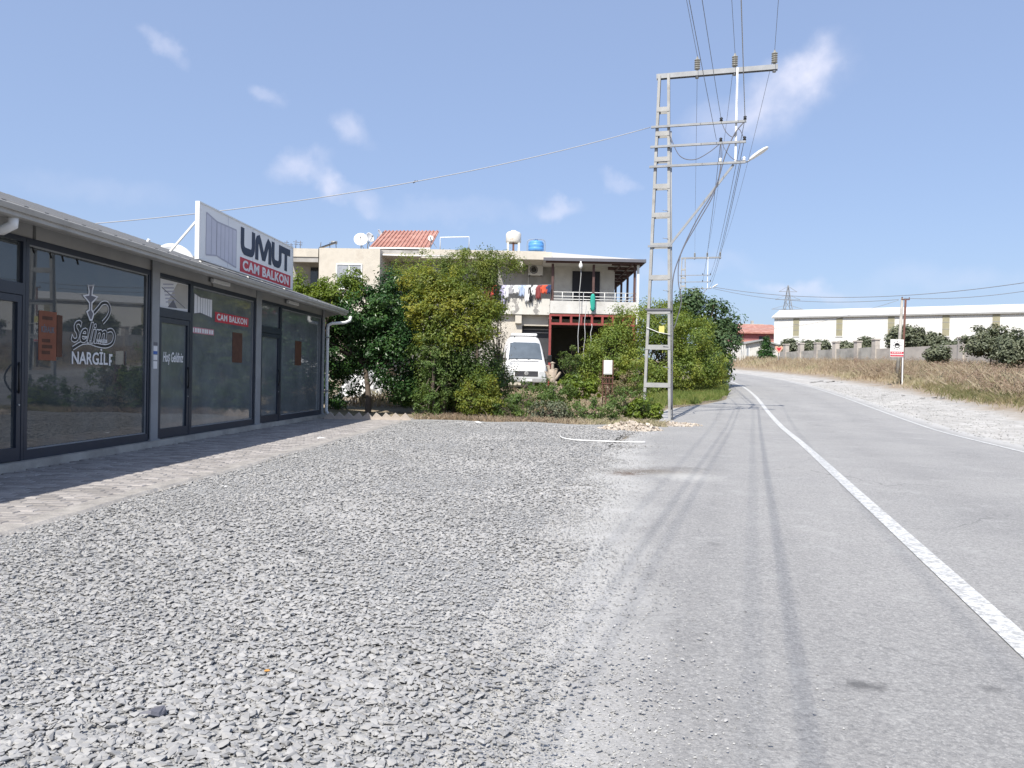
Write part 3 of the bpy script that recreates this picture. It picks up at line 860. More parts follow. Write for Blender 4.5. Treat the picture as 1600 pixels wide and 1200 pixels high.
# four cable stubs inside the first window top
for px, py in ((51, 391), (78, 399), (97, 404), (120, 409)):
    u, zz = on(px, py, 0); b = MB(); b.tube([(u - .02, -.014, zz + .03), (u + .012, -.016, zz - .035)], .008, 6); b.build('clip', M['black'], pane1)


def pl(u, z, dy=-.016):
    """text plane on the front: reads along +u, faces outward"""
    return Matrix.Translation((u, dy, z)) @ Matrix.Rotation(math.pi / 2, 4, 'X')


def patch(u0, u1, z0, z1, m, name, parent, dy=-.0135, th=.0012):
    b = MB(); b.box(u0, u1, dy - th, dy, z0, z1); return b.build(name, m, parent)


def stroke(pts, w, closed=False):
    """flat 2-d stroke with mitred joints -> list of quads (as vertex rows)"""
    n = len(pts); L, Rr = [], []
    for i in range(n):
        a = Vector(pts[(i - 1) % n] if (closed or i) else pts[0]); c = Vector(pts[i]); e = Vector(pts[(i + 1) % n] if (closed or i < n - 1) else pts[-1])
        d1 = (c - a).normalized() if (c - a).length > 1e-9 else (e - c).normalized(); d2 = (e - c).normalized() if (e - c).length > 1e-9 else d1
        n1 = Vector((-d1.y, d1.x)); n2 = Vector((-d2.y, d2.x)); mt = n1 + n2
        mt = mt.normalized() if mt.length > 1e-6 else n1
        k = w / 2 / max(.45, mt.dot(n1)); L.append(c + mt * k); Rr.append(c - mt * k)
    return L, Rr


def stroke_part(lines, w, u0, z0, sx, sz, m, name, parent, dy=-.0150, th=.0012):
    b = MB()
    for pts in lines:
        L, Rr = stroke([(p[0] * sx, p[1] * sz) for p in pts], w)
        n = len(L); vs = [(u0 + p.x, dy, z0 + p.y) for p in L + Rr] + [(u0 + p.x, dy - th, z0 + p.y) for p in L + Rr]
        fs = []
        for i in range(n - 1):
            fs += [(i, i + 1, n + i + 1, n + i), (2 * n + i, 3 * n + i, 3 * n + i + 1, 2 * n + i + 1), (i, 2 * n + i, 2 * n + i + 1, i + 1), (n + i, n + i + 1, 3 * n + i + 1, 3 * n + i)]
        fs += [(0, n, 3 * n, 2 * n), (n - 1, 3 * n - 1, 4 * n - 1, 2 * n - 1)]
        b.add(vs, fs)
    return b.build(name, m, parent)


def arc(cx, cy, rx, ry, a0, a1, n=10): return [(cx + rx * math.cos(R(a0 + (a1 - a0) * k / n)), cy + ry * math.sin(R(a0 + (a1 - a0) * k / n))) for k in range(n + 1)]


# --- writing on the first window: water pipe drawing, script name, NARGİLE with its last letter worn away
ua, zt_ = on(107, 561); ub_, _ = on(176, 561); zc = on(140, 561)[1]; zh = on(140, 552)[1] - on(140, 571)[1]
text_mesh('NARGİL', zh * 1.40, M['print'], 'lettering', pane1, pl((ua + ub_) / 2 - .06 * (ub_ - ua), zc), off=.004, sx=.93 * (ub_ - ua) * .86 / (zh * 1.40 * 3.62))
fx, fz, fw, ft = ub_ - .085 * (ub_ - ua) - .03, zc - zh / 2, .08 * (ub_ - ua), .035
b = MB(); b.prism([(fx, fz), (fx + ft, fz), (fx + ft, fz + zh * .5 - ft), (fx + fw * .8, fz + zh * .5 - ft), (fx + fw * .8, fz + zh * .5), (fx + ft, fz + zh * .5), (fx + ft, fz + zh - ft), (fx + fw, fz + zh - ft), (fx + fw, fz + zh), (fx, fz + zh)], -.0162, -.0150, 'xz'); b.build('lettering', M['print'], pane1)
u1_, z1_ = on(106, 522); u2_, _ = on(165, 522); zc2 = on(135, 521)[1]
text_mesh('Selim', .40, M['print'], 'lettering', pane1, pl((u1_ + u2_) / 2, zc2), off=.013, shear=.35, sx=(u2_ - u1_) / .92)
text_mesh('Selim', .40, M['black'], 'lettering', pane1, pl((u1_ + u2_) / 2, zc2, -.0185), off=.001, shear=.35, sx=(u2_ - u1_) / .92)
ud, zd = on(157, 533); text_mesh('NARGİLE', .06, M['print'], 'lettering', pane1, pl(ud, zd, -.019), off=.002)


def pxline(pts, w, m, name, parent, dy=-.015):
    return stroke_part([[on(px, py) for px, py in pts]], w, 0, 0, 1, 1, m, name, parent, dy)


def sm(pts, k=6):
    out = []
    for i in range(len(pts) - 1):
        p0, p1, p2, p3 = [np.array(pts[max(0, min(len(pts) - 1, i + j))], float) for j in (-1, 0, 1, 2)]
        for t in np.arange(k) / k: out.append(tuple(.5 * ((2 * p1) + (-p0 + p2) * t + (2 * p0 - 5 * p1 + 4 * p2 - p3) * t * t + (-p0 + 3 * p1 - 3 * p2 + p3) * t**3)))
    return out + [pts[-1]]


pipe = [(136, 446), (144.5, 446), (142.5, 455), (142, 461), (150.5, 464), (145, 470), (142, 473), (141.5, 484), (145, 490), (142, 500), (139, 500), (134, 487), (138, 484), (138, 473), (134, 468), (129, 462), (137, 461), (137.5, 455)]
pxline(pipe + [pipe[0], pipe[1]], .022, M['print'], 'water_pipe_drawing', pane1)
b = MB(); vsd = [on(px, py) for px, py in pipe]
b.prism(vsd, -.0145, -.0138, 'xz'); b.build('water_pipe_drawing', M['dkgrey'], pane1)
for wd, mm, dy in ((.060, 'print', -.0140), (.036, 'black', -.0160)):
    pxline(sm([(145, 489), (152, 481), (158, 474), (166, 474), (170, 483), (167, 494), (159, 504)]), wd, M[mm], 'hose_drawing', pane1, dy)
    pxline(sm([(166, 517), (173, 516), (177, 524), (174, 536), (164, 541), (150, 539), (138, 535), (126, 536), (112, 544)]), wd, M[mm], 'hose_drawing', pane1, dy)
# orange to-let posters
o1, z0_ = on(58, 563); o2, _ = on(86, 563); zt1 = on(70, 486)[1]; zb1 = on(70, 563)[1]
pa = patch(o1, o2, zb1, zt1, M['orange'], 'poster', pane1)
text_mesh('KİRALIK', .105, M['dkgrey'], 'lettering', pa, pl((o1 + o2) / 2, zb1 + (zt1 - zb1) * .62), off=.002, sx=.62)
for k, zz in enumerate((.86, .40, .28, .16)): patch(o1 + .06, o2 - .08 - .04 * (k % 2), zb1 + (zt1 - zb1) * zz - .022, zb1 + (zt1 - zb1) * zz + .022, M['orange2'], 'printed_line', pa, -.0150)
b_ = on(99, 540); patch(o2 + .01, on(95, 563)[0], zb1 + .05, zt1 - .03, M['orange2'], 'poster', pane1)
# stickers on the first post
for (py0, py1, m_) in ((534, 539, 'dkgrey'), (540, 548, 'print'), (548, 553, 'blue'), (554, 562, 'print'), (564, 576, 'print')):
    z0_, z1_ = on(235, py1, .08)[1], on(235, py0, .08)[1]; patch(p1a + .05, p1b - .05, z0_, z1_, M[m_], 'sticker', shop, -.0765)
# door of the second shop: greeting in script; printed picture of a stair over it
ug, zg = on(268, 559); text_mesh('Hoş Geldiniz', .225, M['print'], 'lettering', d2p, pl(ug + .02, zg, -.0145), off=.004, shear=.25, sx=.54)
ta, tb = p1b + .075, md2 - .035
zz0, zz1 = TR1 + .01, FT - .08
sp_ = patch(ta, tb, zz0, zz1, M['print'], 'stair_picture', d2t, -.0115)
wq, hq = tb - ta, zz1 - zz0
M['beige'] = mat('beige_print', (.42, .40, .36), .6, .1)
b = MB(); b.prism([(ta + wq * .62, zz1 - .01), (tb - .01, zz1 - .01), (tb - .01, zz0 + .05), (ta + wq * .35, zz0 + .02), (ta + wq * .30, zz0 + .12)], -.0142, -.0134, 'xz'); b.build('stair_picture', M['beige'], sp_)
for k in range(6):
    a_, c_ = ta + wq * (.14 + .02 * k), zz1 - hq * (.16 + .12 * k)
    b = MB(); b.prism([(a_, c_), (a_ + wq * .34, c_ + hq * .08), (a_ + wq * .34, c_ + hq * .03), (a_, c_ - hq * .05)], -.0150, -.0143, 'xz'); b.build('stair_picture', M['greyprint'], sp_)
b = MB(); b.beam((ta + wq * .1, -.0155, zz1 - hq * .3), (ta + wq * .9, -.0155, zz0 + hq * .12), .001, .014); b.build('stair_picture', M['dkgrey'], sp_)
b = MB(); b.prism([(ta + wq * .3, zz0 + .02), (ta + wq * .62, zz0 + .03), (ta + wq * .48, zz0 + hq * .35)], -.0158, -.0151, 'xz'); b.build('stair_picture', M['dkgrey'], sp_)
# second shop window: folding-glass drawing, red CAM BALKON label, faded pink strip, posters


def folding(parent, u0, u1, z0, z1, back, mdark, dy, fill, skew=.12):
    """drawing of folding glass panels: a short left wing and a long right one"""
    h = z1 - z0; w = u1 - u0; c = u0 + w * .33
    b = MB(); b.prism([(u0, z1), (c, z1 - h * skew), (u1, z1 - h * skew * .9), (u1, z0 - h * skew * 0), (c, z0 + h * skew * 1.2), (u0, z0 + h * .06)], dy - .001, dy, 'xz'); pn = b.build('folding_glass_drawing', fill, parent)
    for k in range(3): 
        t = k / 2.0; uu = u0 + (c - u0) * t; stroke_part([[(uu, z1 - h * skew * t), (uu, z0 + h * .06 + h * (.06 + .144 - .06) * 0 + h * (skew * 1.2 - .06) * t)]], w * .018, 0, 0, 1, 1, mdark, 'drawn_line', pn, dy - .0012, .0008)
    for k in range(6):
        t = k / 5.0; uu = c + (u1 - c) * t; stroke_part([[(uu, z1 - h * skew), (uu, z0 + h * skew * 1.2 * (1 - t))]], w * .016, 0, 0, 1, 1, mdark, 'drawn_line', pn, dy - .0012, .0008)
    stroke_part([[(u0, z1), (c, z1 - h * skew), (u1, z1 - h * skew * .9)], [(u0, z0 + h * .06), (c, z0 + h * skew * 1.2), (u1, z0)]], w * .022, 0, 0, 1, 1, mdark, 'drawn_line', pn, dy - .0021, .0008)
    return pn


fa, fz1 = on(302.5, 458); fb, fz0 = on(330, 497)
folding(pane2, fa, fb, fz0, fz1, None, M['dkgrey'], -.0125, M['print'])
ra, rz1 = on(335, 489); rb, rz0 = on(387, 507.5); rz1 = on(361, 492)[1]; rz0 = on(361, 507)[1]
rl = patch(ra, rb, rz0, rz1, M['red'], 'label', pane2, -.0125)
text_mesh('CAM BALKON', (rz1 - rz0) * .86, M['print'], 'lettering', rl, pl((ra + rb) / 2, (rz0 + rz1) / 2, -.0150), off=.005, space=1.1, sx=(rb - ra) * .92 / ((rz1 - rz0) * .86 * 6.95))
pk = patch(on(298, 516)[0], on(333, 516)[0], on(315, 522)[1], on(315, 512.5)[1], M['pink'], 'faded_strip', pane2, -.0125)
for k in range(9):
    _u0, _u1 = on(298, 516)[0], on(333, 516)[0]; a_ = _u0 + (_u1 - _u0) * (.04 + k * .105); patch(a_, a_ + (_u1 - _u0) * (.06 + .015 * (k % 3)), on(315, 520.5)[1], on(315, 514)[1], M['print'], 'worn_letter', pk, -.0142)
patch(on(362, 540)[0], on(377.5, 540)[0], on(370, 566.5)[1], on(370, 520)[1], M['orange2'], 'poster', pane2)
patch(on(460, 550)[0], on(470, 550)[0], on(465, 571)[1], on(465, 533)[1], M['orange2'], 'poster', pane3)

# ------------------------------------------------------------------ roof sign
SV = .40                                # metres out from the shop front plane
su0, szt0 = on(311.5, 316, SV); su1, szt1 = on(457.5, 386.5, SV)
szb = on(457, 452.5, SV)[1]
szt = (szt0 + szt1) / 2
sign = thing('shop_sign', 'big white signboard on the shop roof with navy UMUT lettering', 'sign', shopw(su0, SV, szb), SHOP_RZ)
sw, shh = su1 - su0, szt - szb
b = MB(); b.rbox(0, sw, 0, .05, 0, shh, .006); bd = b.build('board', M['signwhite'], sign)
for k in (1, 2, 3):
    b = MB(); b.box(sw * k / 4 - .004, sw * k / 4 + .004, -.0012, .002, .01, shh - .01); b.build('panel_joint', M['greyprint'], bd)
b = MB()
for (x0, x1, y0, y1, z0, z1) in ((-.012, sw + .012, -.012, .062, -.012, .012), (-.012, sw + .012, -.012, .062, shh - .012, shh + .012), (-.012, .014, -.0115, .0615, .012, shh - .012), (sw - .014, sw + .012, -.0115, .0615, .012, shh - .012)): b.box(x0, x1, y0, y1, z0, z1)
b.build('edge_trim', M['white'], sign)


def sgn(px, py):
    u, z_ = on(px, py, SV); return u - su0, z_ - szb


def usq(x, z_, w, h):                    # an angular U with rounded lower corners
    r_ = min(w, h) * .3
    return [(x, z_ + h), (x, z_ + r_)] + [(x + r_ - r_ * math.cos(R(a)), z_ + r_ - r_ * math.sin(R(a))) for a in (25, 50, 75)] + [(x + r_, z_), (x + w - r_, z_)] + [(x + w - r_ + r_ * math.sin(R(a)), z_ + r_ - r_ * math.cos(R(a))) for a in (25, 50, 75)] + [(x + w, z_ + r_), (x + w, z_ + h)]


LX0, LX1 = sgn(376, 380)[0], sgn(452, 400)[0]
LZ0, LZ1 = sgn(376, 396)[1], sgn(376, 354)[1]
sc_ = (LX1 - LX0)
st = .145
xs_ = [0, .265, .57, .80]
for pts in (usq(LX0 + st / 2, LZ0 + st / 2, sc_ * .20, LZ1 - LZ0 - st / 2),
            [(LX0 + sc_ * .295, LZ0), (LX0 + sc_ * .295, LZ1 - .15), (LX0 + sc_ * .31, LZ1 - st / 2 - .02), (LX0 + sc_ * .335, LZ1 - st / 2), (LX0 + sc_ * .36, LZ1 - st), (LX0 + sc_ * .42, LZ0 + .10), (LX0 + sc_ * .445, LZ0 + .10), (LX0 + sc_ * .50, LZ1 - st), (LX0 + sc_ * .525, LZ1 - st / 2), (LX0 + sc_ * .55, LZ1 - st / 2 - .03), (LX0 + sc_ * .56, LZ1 - .16), (LX0 + sc_ * .56, LZ0)],
            usq(LX0 + sc_ * .625, LZ0 + st / 2, sc_ * .16, LZ1 - LZ0 - st / 2)):
    stroke_part([pts], st, 0, 0, 1, 1, M['navy'], 'letter', bd, -.002, .006)
stroke_part([[(LX0 + sc_ * .81, LZ1 - st / 2), (LX1 + .04, LZ1 - st / 2)]], st, 0, 0, 1, 1, M['navy'], 'letter', bd, -.002, .006)
stroke_part([[(LX0 + sc_ * .915, LZ1 - st), (LX0 + sc_ * .915, LZ0)]], st, 0, 0, 1, 1, M['navy'], 'letter', bd, -.002, .006)
a_, c1 = sgn(375, 401); e_, _ = sgn(453.5, 440); c0 = sgn(375, 425)[1]
rp = patch(a_, e_, c0, c1, M['red'], 'label', sign, -.0015, .003)
split_letters(text_mesh('CAM BALKON', (c1 - c0) * .88, M['print'], 'lettering', rp, pl((a_ + e_) / 2, (c0 + c1) / 2, -.006), off=.009, space=1.1, sx=(e_ - a_) * .93 / ((c1 - c0) * .88 * 6.95)), 'letter', rp)
fa, fz1 = sgn(322.5, 332); fb, fz0 = sgn(368.5, 418)
M['lilac'] = mat('lilac_glass_print', (.56, .56, .63), .5, .06, 3)
folding(bd, fa, fb, fz0, sgn(322.5, 332)[1], None, M['greyprint'], -.0015, M['lilac'], .10)
_ue, _ze = on(258, 402, SV - .6); _se = (_ue - su0 - .05, _ze - szb)
for uu in (.25, sw * .5, sw - .25):
    b = MB(); b.beam((uu, .08, -.1), (uu, .08, shh * .95), .05, .04); b.beam((uu - .2, .08, shh * .66), (uu - .2 + _se[0], .6, _se[1]), .03, .03)
    b.build('support', M['white'], sign)

# ------------------------------------------------------------------ power poles
def sag(p, q, s, n=14):
    p, q = Vector(p), Vector(q)
    return [p.lerp(q, k / n) - Vector((0, 0, s * 4 * (k / n) * (1 - k / n))) for k in range(n + 1)]


def insulator(b, x, y, z, r=.085, h=.42):
    prof = [(.03, 0), (.03, .05)]
    for k in range(5):
        z0 = .05 + k * (h - .12) / 5; prof += [(r * .55, z0), (r, z0 + .022), (r, z0 + .036), (r * .5, z0 + .05)]
    prof += [(.03, h - .05), (.022, h)]
    b.lathe(prof, (x, y, z), (0, 0, 1), 12)


M['porcelain'] = mat('grey_porcelain', (.34, .33, .29), .35, .1)
PB = P(1026, 655, 22.0); POLE = Vector((PB.x, 22.0, h1(PB.x, 22.0)))
PH = 9.95
PRZ = R(-15)


def pole(name, label, loc, detail=True):
    t = thing(name, label, 'power pole', loc, PRZ, 'lattice power poles along the road')
    wb, wt = .37, .125                   # half widths of the ladder, base and top
    hw = lambda z_: wb + (wt - wb) * z_ / PH
    for s in (-1, 1):
        b = MB(); n = 2
        f, g = .045, .10
        p0, p1 = Vector((s * hw(0), 0, -.15)), Vector((s * hw(PH), 0, PH))
        for dx, dy, w_, h_ in ((0, -g, .072, .012), (0, g, .072, .012), (s * .036, 0, .012, .188)):
            b.beam(p0 + Vector((dx, dy, 0)), p1 + Vector((dx, dy, 0)), w_, h_, (0, 1, 0))
        b.build('leg', M['steel_l'], t)
    z_ = 1.0
    while z_ < PH - .5:
        b = MB()
        w = hw(z_) - .02
        for yy in (-.112, .112): b.box(-w - .05, w + .05, yy - .006, yy + .006, z_ - .066, z_ + .066)
        b.build('batten', M['steel_l'], t)
        z_ += .6 + .55 * (1 - z_ / PH)
    L = 3.32
    x0 = -hw(PH) - .09
    b = MB(); b.box(x0, x0 + L, -.07, .07, PH + .01, PH + .025); b.box(x0, x0 + L, -.07, -.055, PH - .11, PH + .01); b.box(x0, x0 + L, .055, .07, PH - .11, PH + .01); ta_ = b.build('crossarm', M['steel'], t)
    for xi in (x0 + 1.14, x0 + 2.17, x0 + L - .09):
        b = MB(); insulator(b, xi, 0, PH + .026); ii = b.build('insulator', M['porcelain'], t)
        b = MB(); b.lathe([(.05, 0), (.05, .05), (.03, .07)], (xi, 0, PH - .17), (0, 0, 1), 8); b.build('bolt', M['steel'], ii)
    for k, za in enumerate((8.42, 7.85, 7.28)):
        w = hw(za) + .16
        b = MB(); b.box(-w, 2.30, -.185, -.125, za - .03, za + .03); b.build('crossarm', M['steel'], t)
        for xi in (1.62, 2.26):
            b = MB(); b.lathe([(.03, 0), (.05, .03), (.03, .06), (.05, .09), (.02, .12)], (xi, -.155, za + .031), (0, 0, 1), 10); b.build('insulator', M['black'] if k < 2 else M['white'], t)
    b = MB(); b.box(2.0, 2.055, -.12, -.065, 7.26, PH - .0); b.build('tie_bar', M['white'], t)
    b = MB(); b.beam((hw(5.35) + .02, -.13, 5.0), (1.98, -.10, 7.24), .06, .06); b.box(-hw(5) - .1, hw(5) + .10, -.155, -.125, 4.97, 5.03); b.build('brace', M['steel'], t)
    b = MB(); b.tube([(2.30, -.155, 7.28), (2.36, -.16, 7.29), (2.42, -.18, 7.33)], .022, 8); b.build('lamp_arm', M['steel'], t)
    # street-lamp head: tapered shell
    b = MB(); vs = []; N = 10
    ax = Vector((.80, -.12, .50)).normalized(); sd = ax.cross(Vector((0, 0, 1))).normalized(); upv = sd.cross(ax).normalized()
    sts = [(0, .02, .02), (.04, .05, .05), (.15, .075, .07), (.34, .12, .075), (.50, .125, .065), (.60, .09, .045), (.64, .03, .02)]
    for (d_, w_, h_) in sts:
        for k in range(N):
            a = 2 * math.pi * k / N; c = Vector((2.40, -.18, 7.32)) + ax * (d_ * .92) + sd * (w_ * math.cos(a)) + upv * (h_ * (math.sin(a) if math.sin(a) > 0 else .55 * math.sin(a))); vs.append(c)
    fs = [(i * N + k, i * N + (k + 1) % N, (i + 1) * N + (k + 1) % N, (i + 1) * N + k) for i in range(len(sts) - 1) for k in range(N)] + [tuple(range(N))[::-1], tuple(range((len(sts) - 1) * N, len(sts) * N))]
    b.add(vs, fs, True); b.build('lamp_head', M['white'], t)
    if detail:
        for za in (3.18,):
            b = MB(); w = hw(za) + .09; b.box(-w, w, -.15, -.121, za - .025, za + .025); b.build('clamp_bar', M['dkgrey'], t)
        M['yellow'] = mat('yellow_plate', (.58, .52, .16), .5, .1)
        b = MB(); b.box(.02, .17, -.128, -.120, 2.50, 2.70); b.build('warning_plate', M['yellow'], t)
        b = MB(); b.tube([(-hw(2.6) - .03, -.14, 2.66), (0, -.15, 2.52), (hw(2.6) + .03, -.14, 2.46)], .011, 6); b.build('tie_wire', M['white'], t)
        for za in (1.5, 2.1, 3.7, 5.2, 6.0, 6.6):
            b = MB(); b.tube([(hw(za) - .02, -.12, za), (hw(za) - .17, -.14, za + .03)], .009, 5); b.build('climbing_peg', M['steel'], t)
        b = MB(); pts = [(hw(0) + .08, -.06, .0), (hw(2) + .08, -.06, 2), (hw(5) + .07, -.06, 5), (hw(8.3) + .07, -.06, 8.3)]; b.tube(pts, .02, 6); b.build('earth_cable', M['post'], t)
        b = MB()
        b.tube(sm([(hw(2.4) + .10, -.1, .3), (hw(2.4) + .10, -.1, 2.4), (hw(4) + .10, -.1, 3.9), (hw(4.5) + .30, -.12, 4.7), (1.0, -.14, 5.7), (1.5, -.16, 6.6), (1.75, -.16, 7.5), (2.0, -.17, 8.1), (2.26, -.16, 8.42)]), .017, 6)
        b.tube(sm([(hw(4) + .16, -.12, 2.6), (hw(4) + .36, -.12, 3.4), (hw(4) + .26, -.12, 4.0), (hw(4.5) + .33, -.14, 4.75), (1.05, -.15, 5.65), (1.45, -.16, 6.4), (1.62, -.16, 7.1), (1.63, -.16, 7.8)]), .015, 6)
        b.tube(sm([(1.62, -.16, 7.85), (1.3, -.17, 7.6), (.9, -.17, 7.42), (.5, -.17, 7.55), (hw(8) + .06, -.16, 8.1), (hw(8) + .02, -.16, 8.3)]), .012, 6)
        b.tube(sm([(1.63, -.16, 8.45), (1.75, -.2, 8.15), (1.95, -.16, 8.0), (2.1, -.2, 8.2), (2.26, -.16, 7.9)]), .01, 6)
        b.tube(sm([(1.63, -.17, 7.88), (1.8, -.2, 7.55), (2.0, -.2, 7.35), (2.26, -.16, 7.3)]), .009, 6)
        b.build('cable_run', M['dkgrey'], t)
    return t


near = pole('power_pole', 'tall ladder-shaped steel power pole with lamp at the gravel edge', POLE)
FP = P(1064, 590, 65.0); far_loc = Vector((FP.x, 65.0, h1(FP.x, 65.0)))
far = pole('power_pole', 'small distant steel power pole rising behind the dark round tree', far_loc, False)


def at_pole(loc, x, y, z): return Vector(loc) + Matrix.Rotation(PRZ, 3, 'Z') @ Vector((x, y, z))


back_loc = POLE + Vector((-13.6, -43, 0)); back_loc.z = 0
x0_ = -.125 - .09
cond = [x0_ + 1.14, x0_ + 2.17, x0_ + 3.23]
wnames = ('left', 'middle', 'right')
M['wire'] = mat('wire', (.20, .21, .23), .6, 0)
M['wire_l'] = mat('wire_light', (.42, .42, .42), .6, 0)
for k, xi in enumerate(cond):
    b = MB(); b.tube(sag(at_pole(back_loc, xi, 0, PH + .45), at_pole(POLE, xi, 0, PH + .45), .55, 24) + sag(at_pole(POLE, xi, 0, PH + .45), at_pole(far_loc, xi, 0, PH + .45), .75, 24)[1:], .0065, 5)
    tag(b.build('overhead_wire', M['wire'], None), f'thin overhead wire on the {wnames[k]} top insulator of the pole', 'wire', 'overhead wires')
for k, (xi, za, rr, lab) in enumerate(((2.26, 8.5, .0105, 'thick overhead cable coming in to the topmost of the three low crossarms'), (1.62, 8.5, .0065, 'thin overhead wire coming in to the topmost low crossarm, inner insulator'), (1.50, 7.95, .0065, 'thin overhead wire coming in to the middle low crossarm'))):
    b = MB(); b.tube(sag(at_pole(back_loc, xi - (.35 if k else 0), -.155, za + (.1 if k else 0)), at_pole(POLE, xi, -.155, za), .4, 24), rr, 6)
    tag(b.build('overhead_wire', M['wire_l'] if k == 0 else M['wire'], None), lab, 'wire', 'overhead wires')
for k, (xi, za) in enumerate(((2.26, 8.5), (2.26, 7.93), (1.62, 7.93), (2.2, 7.36))):
    b = MB(); b.tube(sag(at_pole(POLE, xi, -.155, za), at_pole(far_loc, xi, -.155, za), .6, 24), .0095, 5)
    tag(b.build('overhead_wire', M['wire'], None), ('overhead wire leaving the outer end of the topmost low crossarm', 'overhead wire leaving the outer end of the middle low crossarm', 'overhead wire leaving the inner insulator of the middle low crossarm', 'overhead wire leaving the lowest crossarm towards the far pole')[k], 'wire', 'overhead wires')
# drop wire across the sky to the shops
b = MB(); e = P(60, 356, 17.5); b.tube(sag(at_pole(POLE, -.36, -.155, 8.42), e, .42, 30), .011, 6)
dw = b.build('drop_wire', M['wire_l'], None); tag(dw, 'pale twisted drop wire slung from the steel pole to the shop roof', 'wire')
b = MB(); kp = sag(at_pole(POLE, -.36, -.155, 8.42), e, .42, 30)[13]; b.tube([kp + Vector((0, 0, .02)), kp + Vector((-.12, 0, -.05)), kp + Vector((-.06, 0, .02))], .012, 5); b.build('splice', M['dkgrey'], dw)
b = MB(); b.tube([e, e + Vector((0, 0, -1.2))], .02, 6); b.build('anchor_bracket', M['steel'], dw)

# ------------------------------------------------------------------ right-hand poles, board and their wires
cp = P(1402, 585, 50); cp.z = h1(cp.x, 50)
t = thing('utility_pole', 'grey concrete utility pole behind the white notice board', 'utility pole', cp)
topz = P(1404, 466, 50).z - cp.z
b = MB(); b.tube([(0, 0, -.1), (.1, 0, topz * .5), (.2, 0, topz)], [.11, .10, .08], 10); b.build('shaft', M['concrete'], t)
b = MB(); b.tube([(.22, -.08, topz - .1), (.22, -.3, topz - .12), (.22, -.3, topz - .55)], .02, 6); b.lathe([(.03, 0), (.06, .05), (.03, .1)], (.2, 0, topz), (0, 0, 1), 8); b.build('insulator', M['dkgrey'], t)
rp_ = P(1409, 585, 46); rp_.z = h1(rp_.x, 46)
t2 = thing('utility_pole', 'rusty brown iron utility pole with short forked top', 'utility pole', rp_)
tz2 = P(1412.5, 468, 46).z - rp_.z
b = MB(); b.tube([(0, 0, -.1), (.12, 0, tz2)], [.075, .06], 10); b.build('shaft', M['rust'], t2)
b = MB(); b.beam((-.12, 0, tz2), (.36, 0, tz2 + .005), .07, .06); b.beam((-.10, 0, tz2), (-.10, 0, tz2 + .14), .04, .04); b.beam((.34, 0, tz2), (.34, 0, tz2 + .14), .04, .04); b.build('fork', M['rust'], t2)
fl = at_pole(far_loc, 2.5, -.2, 7.4)
for pts, rr, lab in ((sag(fl, P(1395, 463, 52), .9), .022, None), (sag(fl + Vector((0, 0, -.1)), P(1403, 467, 50), 1.2), .02, None)): pass
b = MB(); b.tube(sag(fl, P(1700, 425, 44), 1.15, 30), .022, 5); tag(b.build('service_cable', M['wire'], None), 'upper dark cable sagging from the far pole over the warehouse roof', 'cable', 'cables over the warehouse')
b = MB(); b.tube(sag(fl - Vector((0, 0, .12)), P(1404, 468, 50), .55, 24), .018, 5); tag(b.build('service_cable', M['wire'], None), 'lower dark cable from the far pole to the concrete pole top', 'cable', 'cables over the warehouse')
b = MB(); b.tube(sag(P(1412.5, 466, 46), P(1700, 436, 40), .35, 20), .016, 5); tag(b.build('service_cable', M['wire'], None), 'cable running right from the rusty forked pole', 'cable', 'cables over the warehouse')
b = MB(); b.tube(sag(P(1404, 469, 50), P(1150, 512, 92), .8, 20), .014, 5); tag(b.build('service_cable', M['wire_l'], None), 'pale cable from the concrete pole down to the red-roofed house', 'cable', 'cables over the warehouse')

sb = P(1410, 600, 45.0); sb.z = h1(sb.x, 45)
t = thing('notice_board', 'white notice board with round black emblem and two red bands', 'sign', sb)
tl = P(1391.5, 530, 45) - sb; br = P(1411.5, 558, 45) - sb
b = MB(); b.box(-.03, .03, .012, .07, -.1, tl.z - .02); b.build('post', M['white'], t)
b = MB(); b.box(tl.x, br.x, -.012, .012, br.z, tl.z); bo = b.build('board', M['white'], t)
bh, bw = tl.z - br.z, br.x - tl.x
for a0, a1 in ((.17, .31), (.02, .13)):
    b = MB(); b.box(tl.x + .01, br.x - .01, -.0145, -.0122, br.z + bh * a0 + .005, br.z + bh * a1 - .005); rb_ = b.build('red_band', M['red'], bo)
    for k in range(6):
        xx = tl.x + bw * (.12 + .13 * k); b = MB(); b.box(xx, xx + bw * (.08 + .02 * (k % 2)), -.0168, -.0147, br.z + bh * (a0 + .05), br.z + bh * (a1 - .05)); b.build('white_text', M['print'], rb_)
cxm, czm = tl.x + bw * .5, br.z + bh * .65
b = MB(); b.lathe([(bw * .20, 0), (bw * .20, .002)], (cxm, -.0125, czm), (0, -1, 0), 20); e1 = b.build('emblem', M['black'], bo)
b = MB(); b.prism([(cxm + bw * .12 * math.cos(R(a)), czm - bw * .02 + bw * .12 * math.sin(R(a))) for a in range(180, 361, 20)], -.0165, -.0148, 'xz'); b.build('emblem', M['white'], e1)
for a in range(0, 360, 45):
    b = MB(); xx, zz = cxm + bw * .29 * math.cos(R(a)), czm + bw * .30 * math.sin(R(a)); b.prism([(xx - bw * .045, zz), (xx, zz + bw * .06), (xx + bw * .045, zz), (xx, zz - bw * .06)], -.0148, -.0125, 'xz'); b.build('emblem', M['dkgrey'], bo)

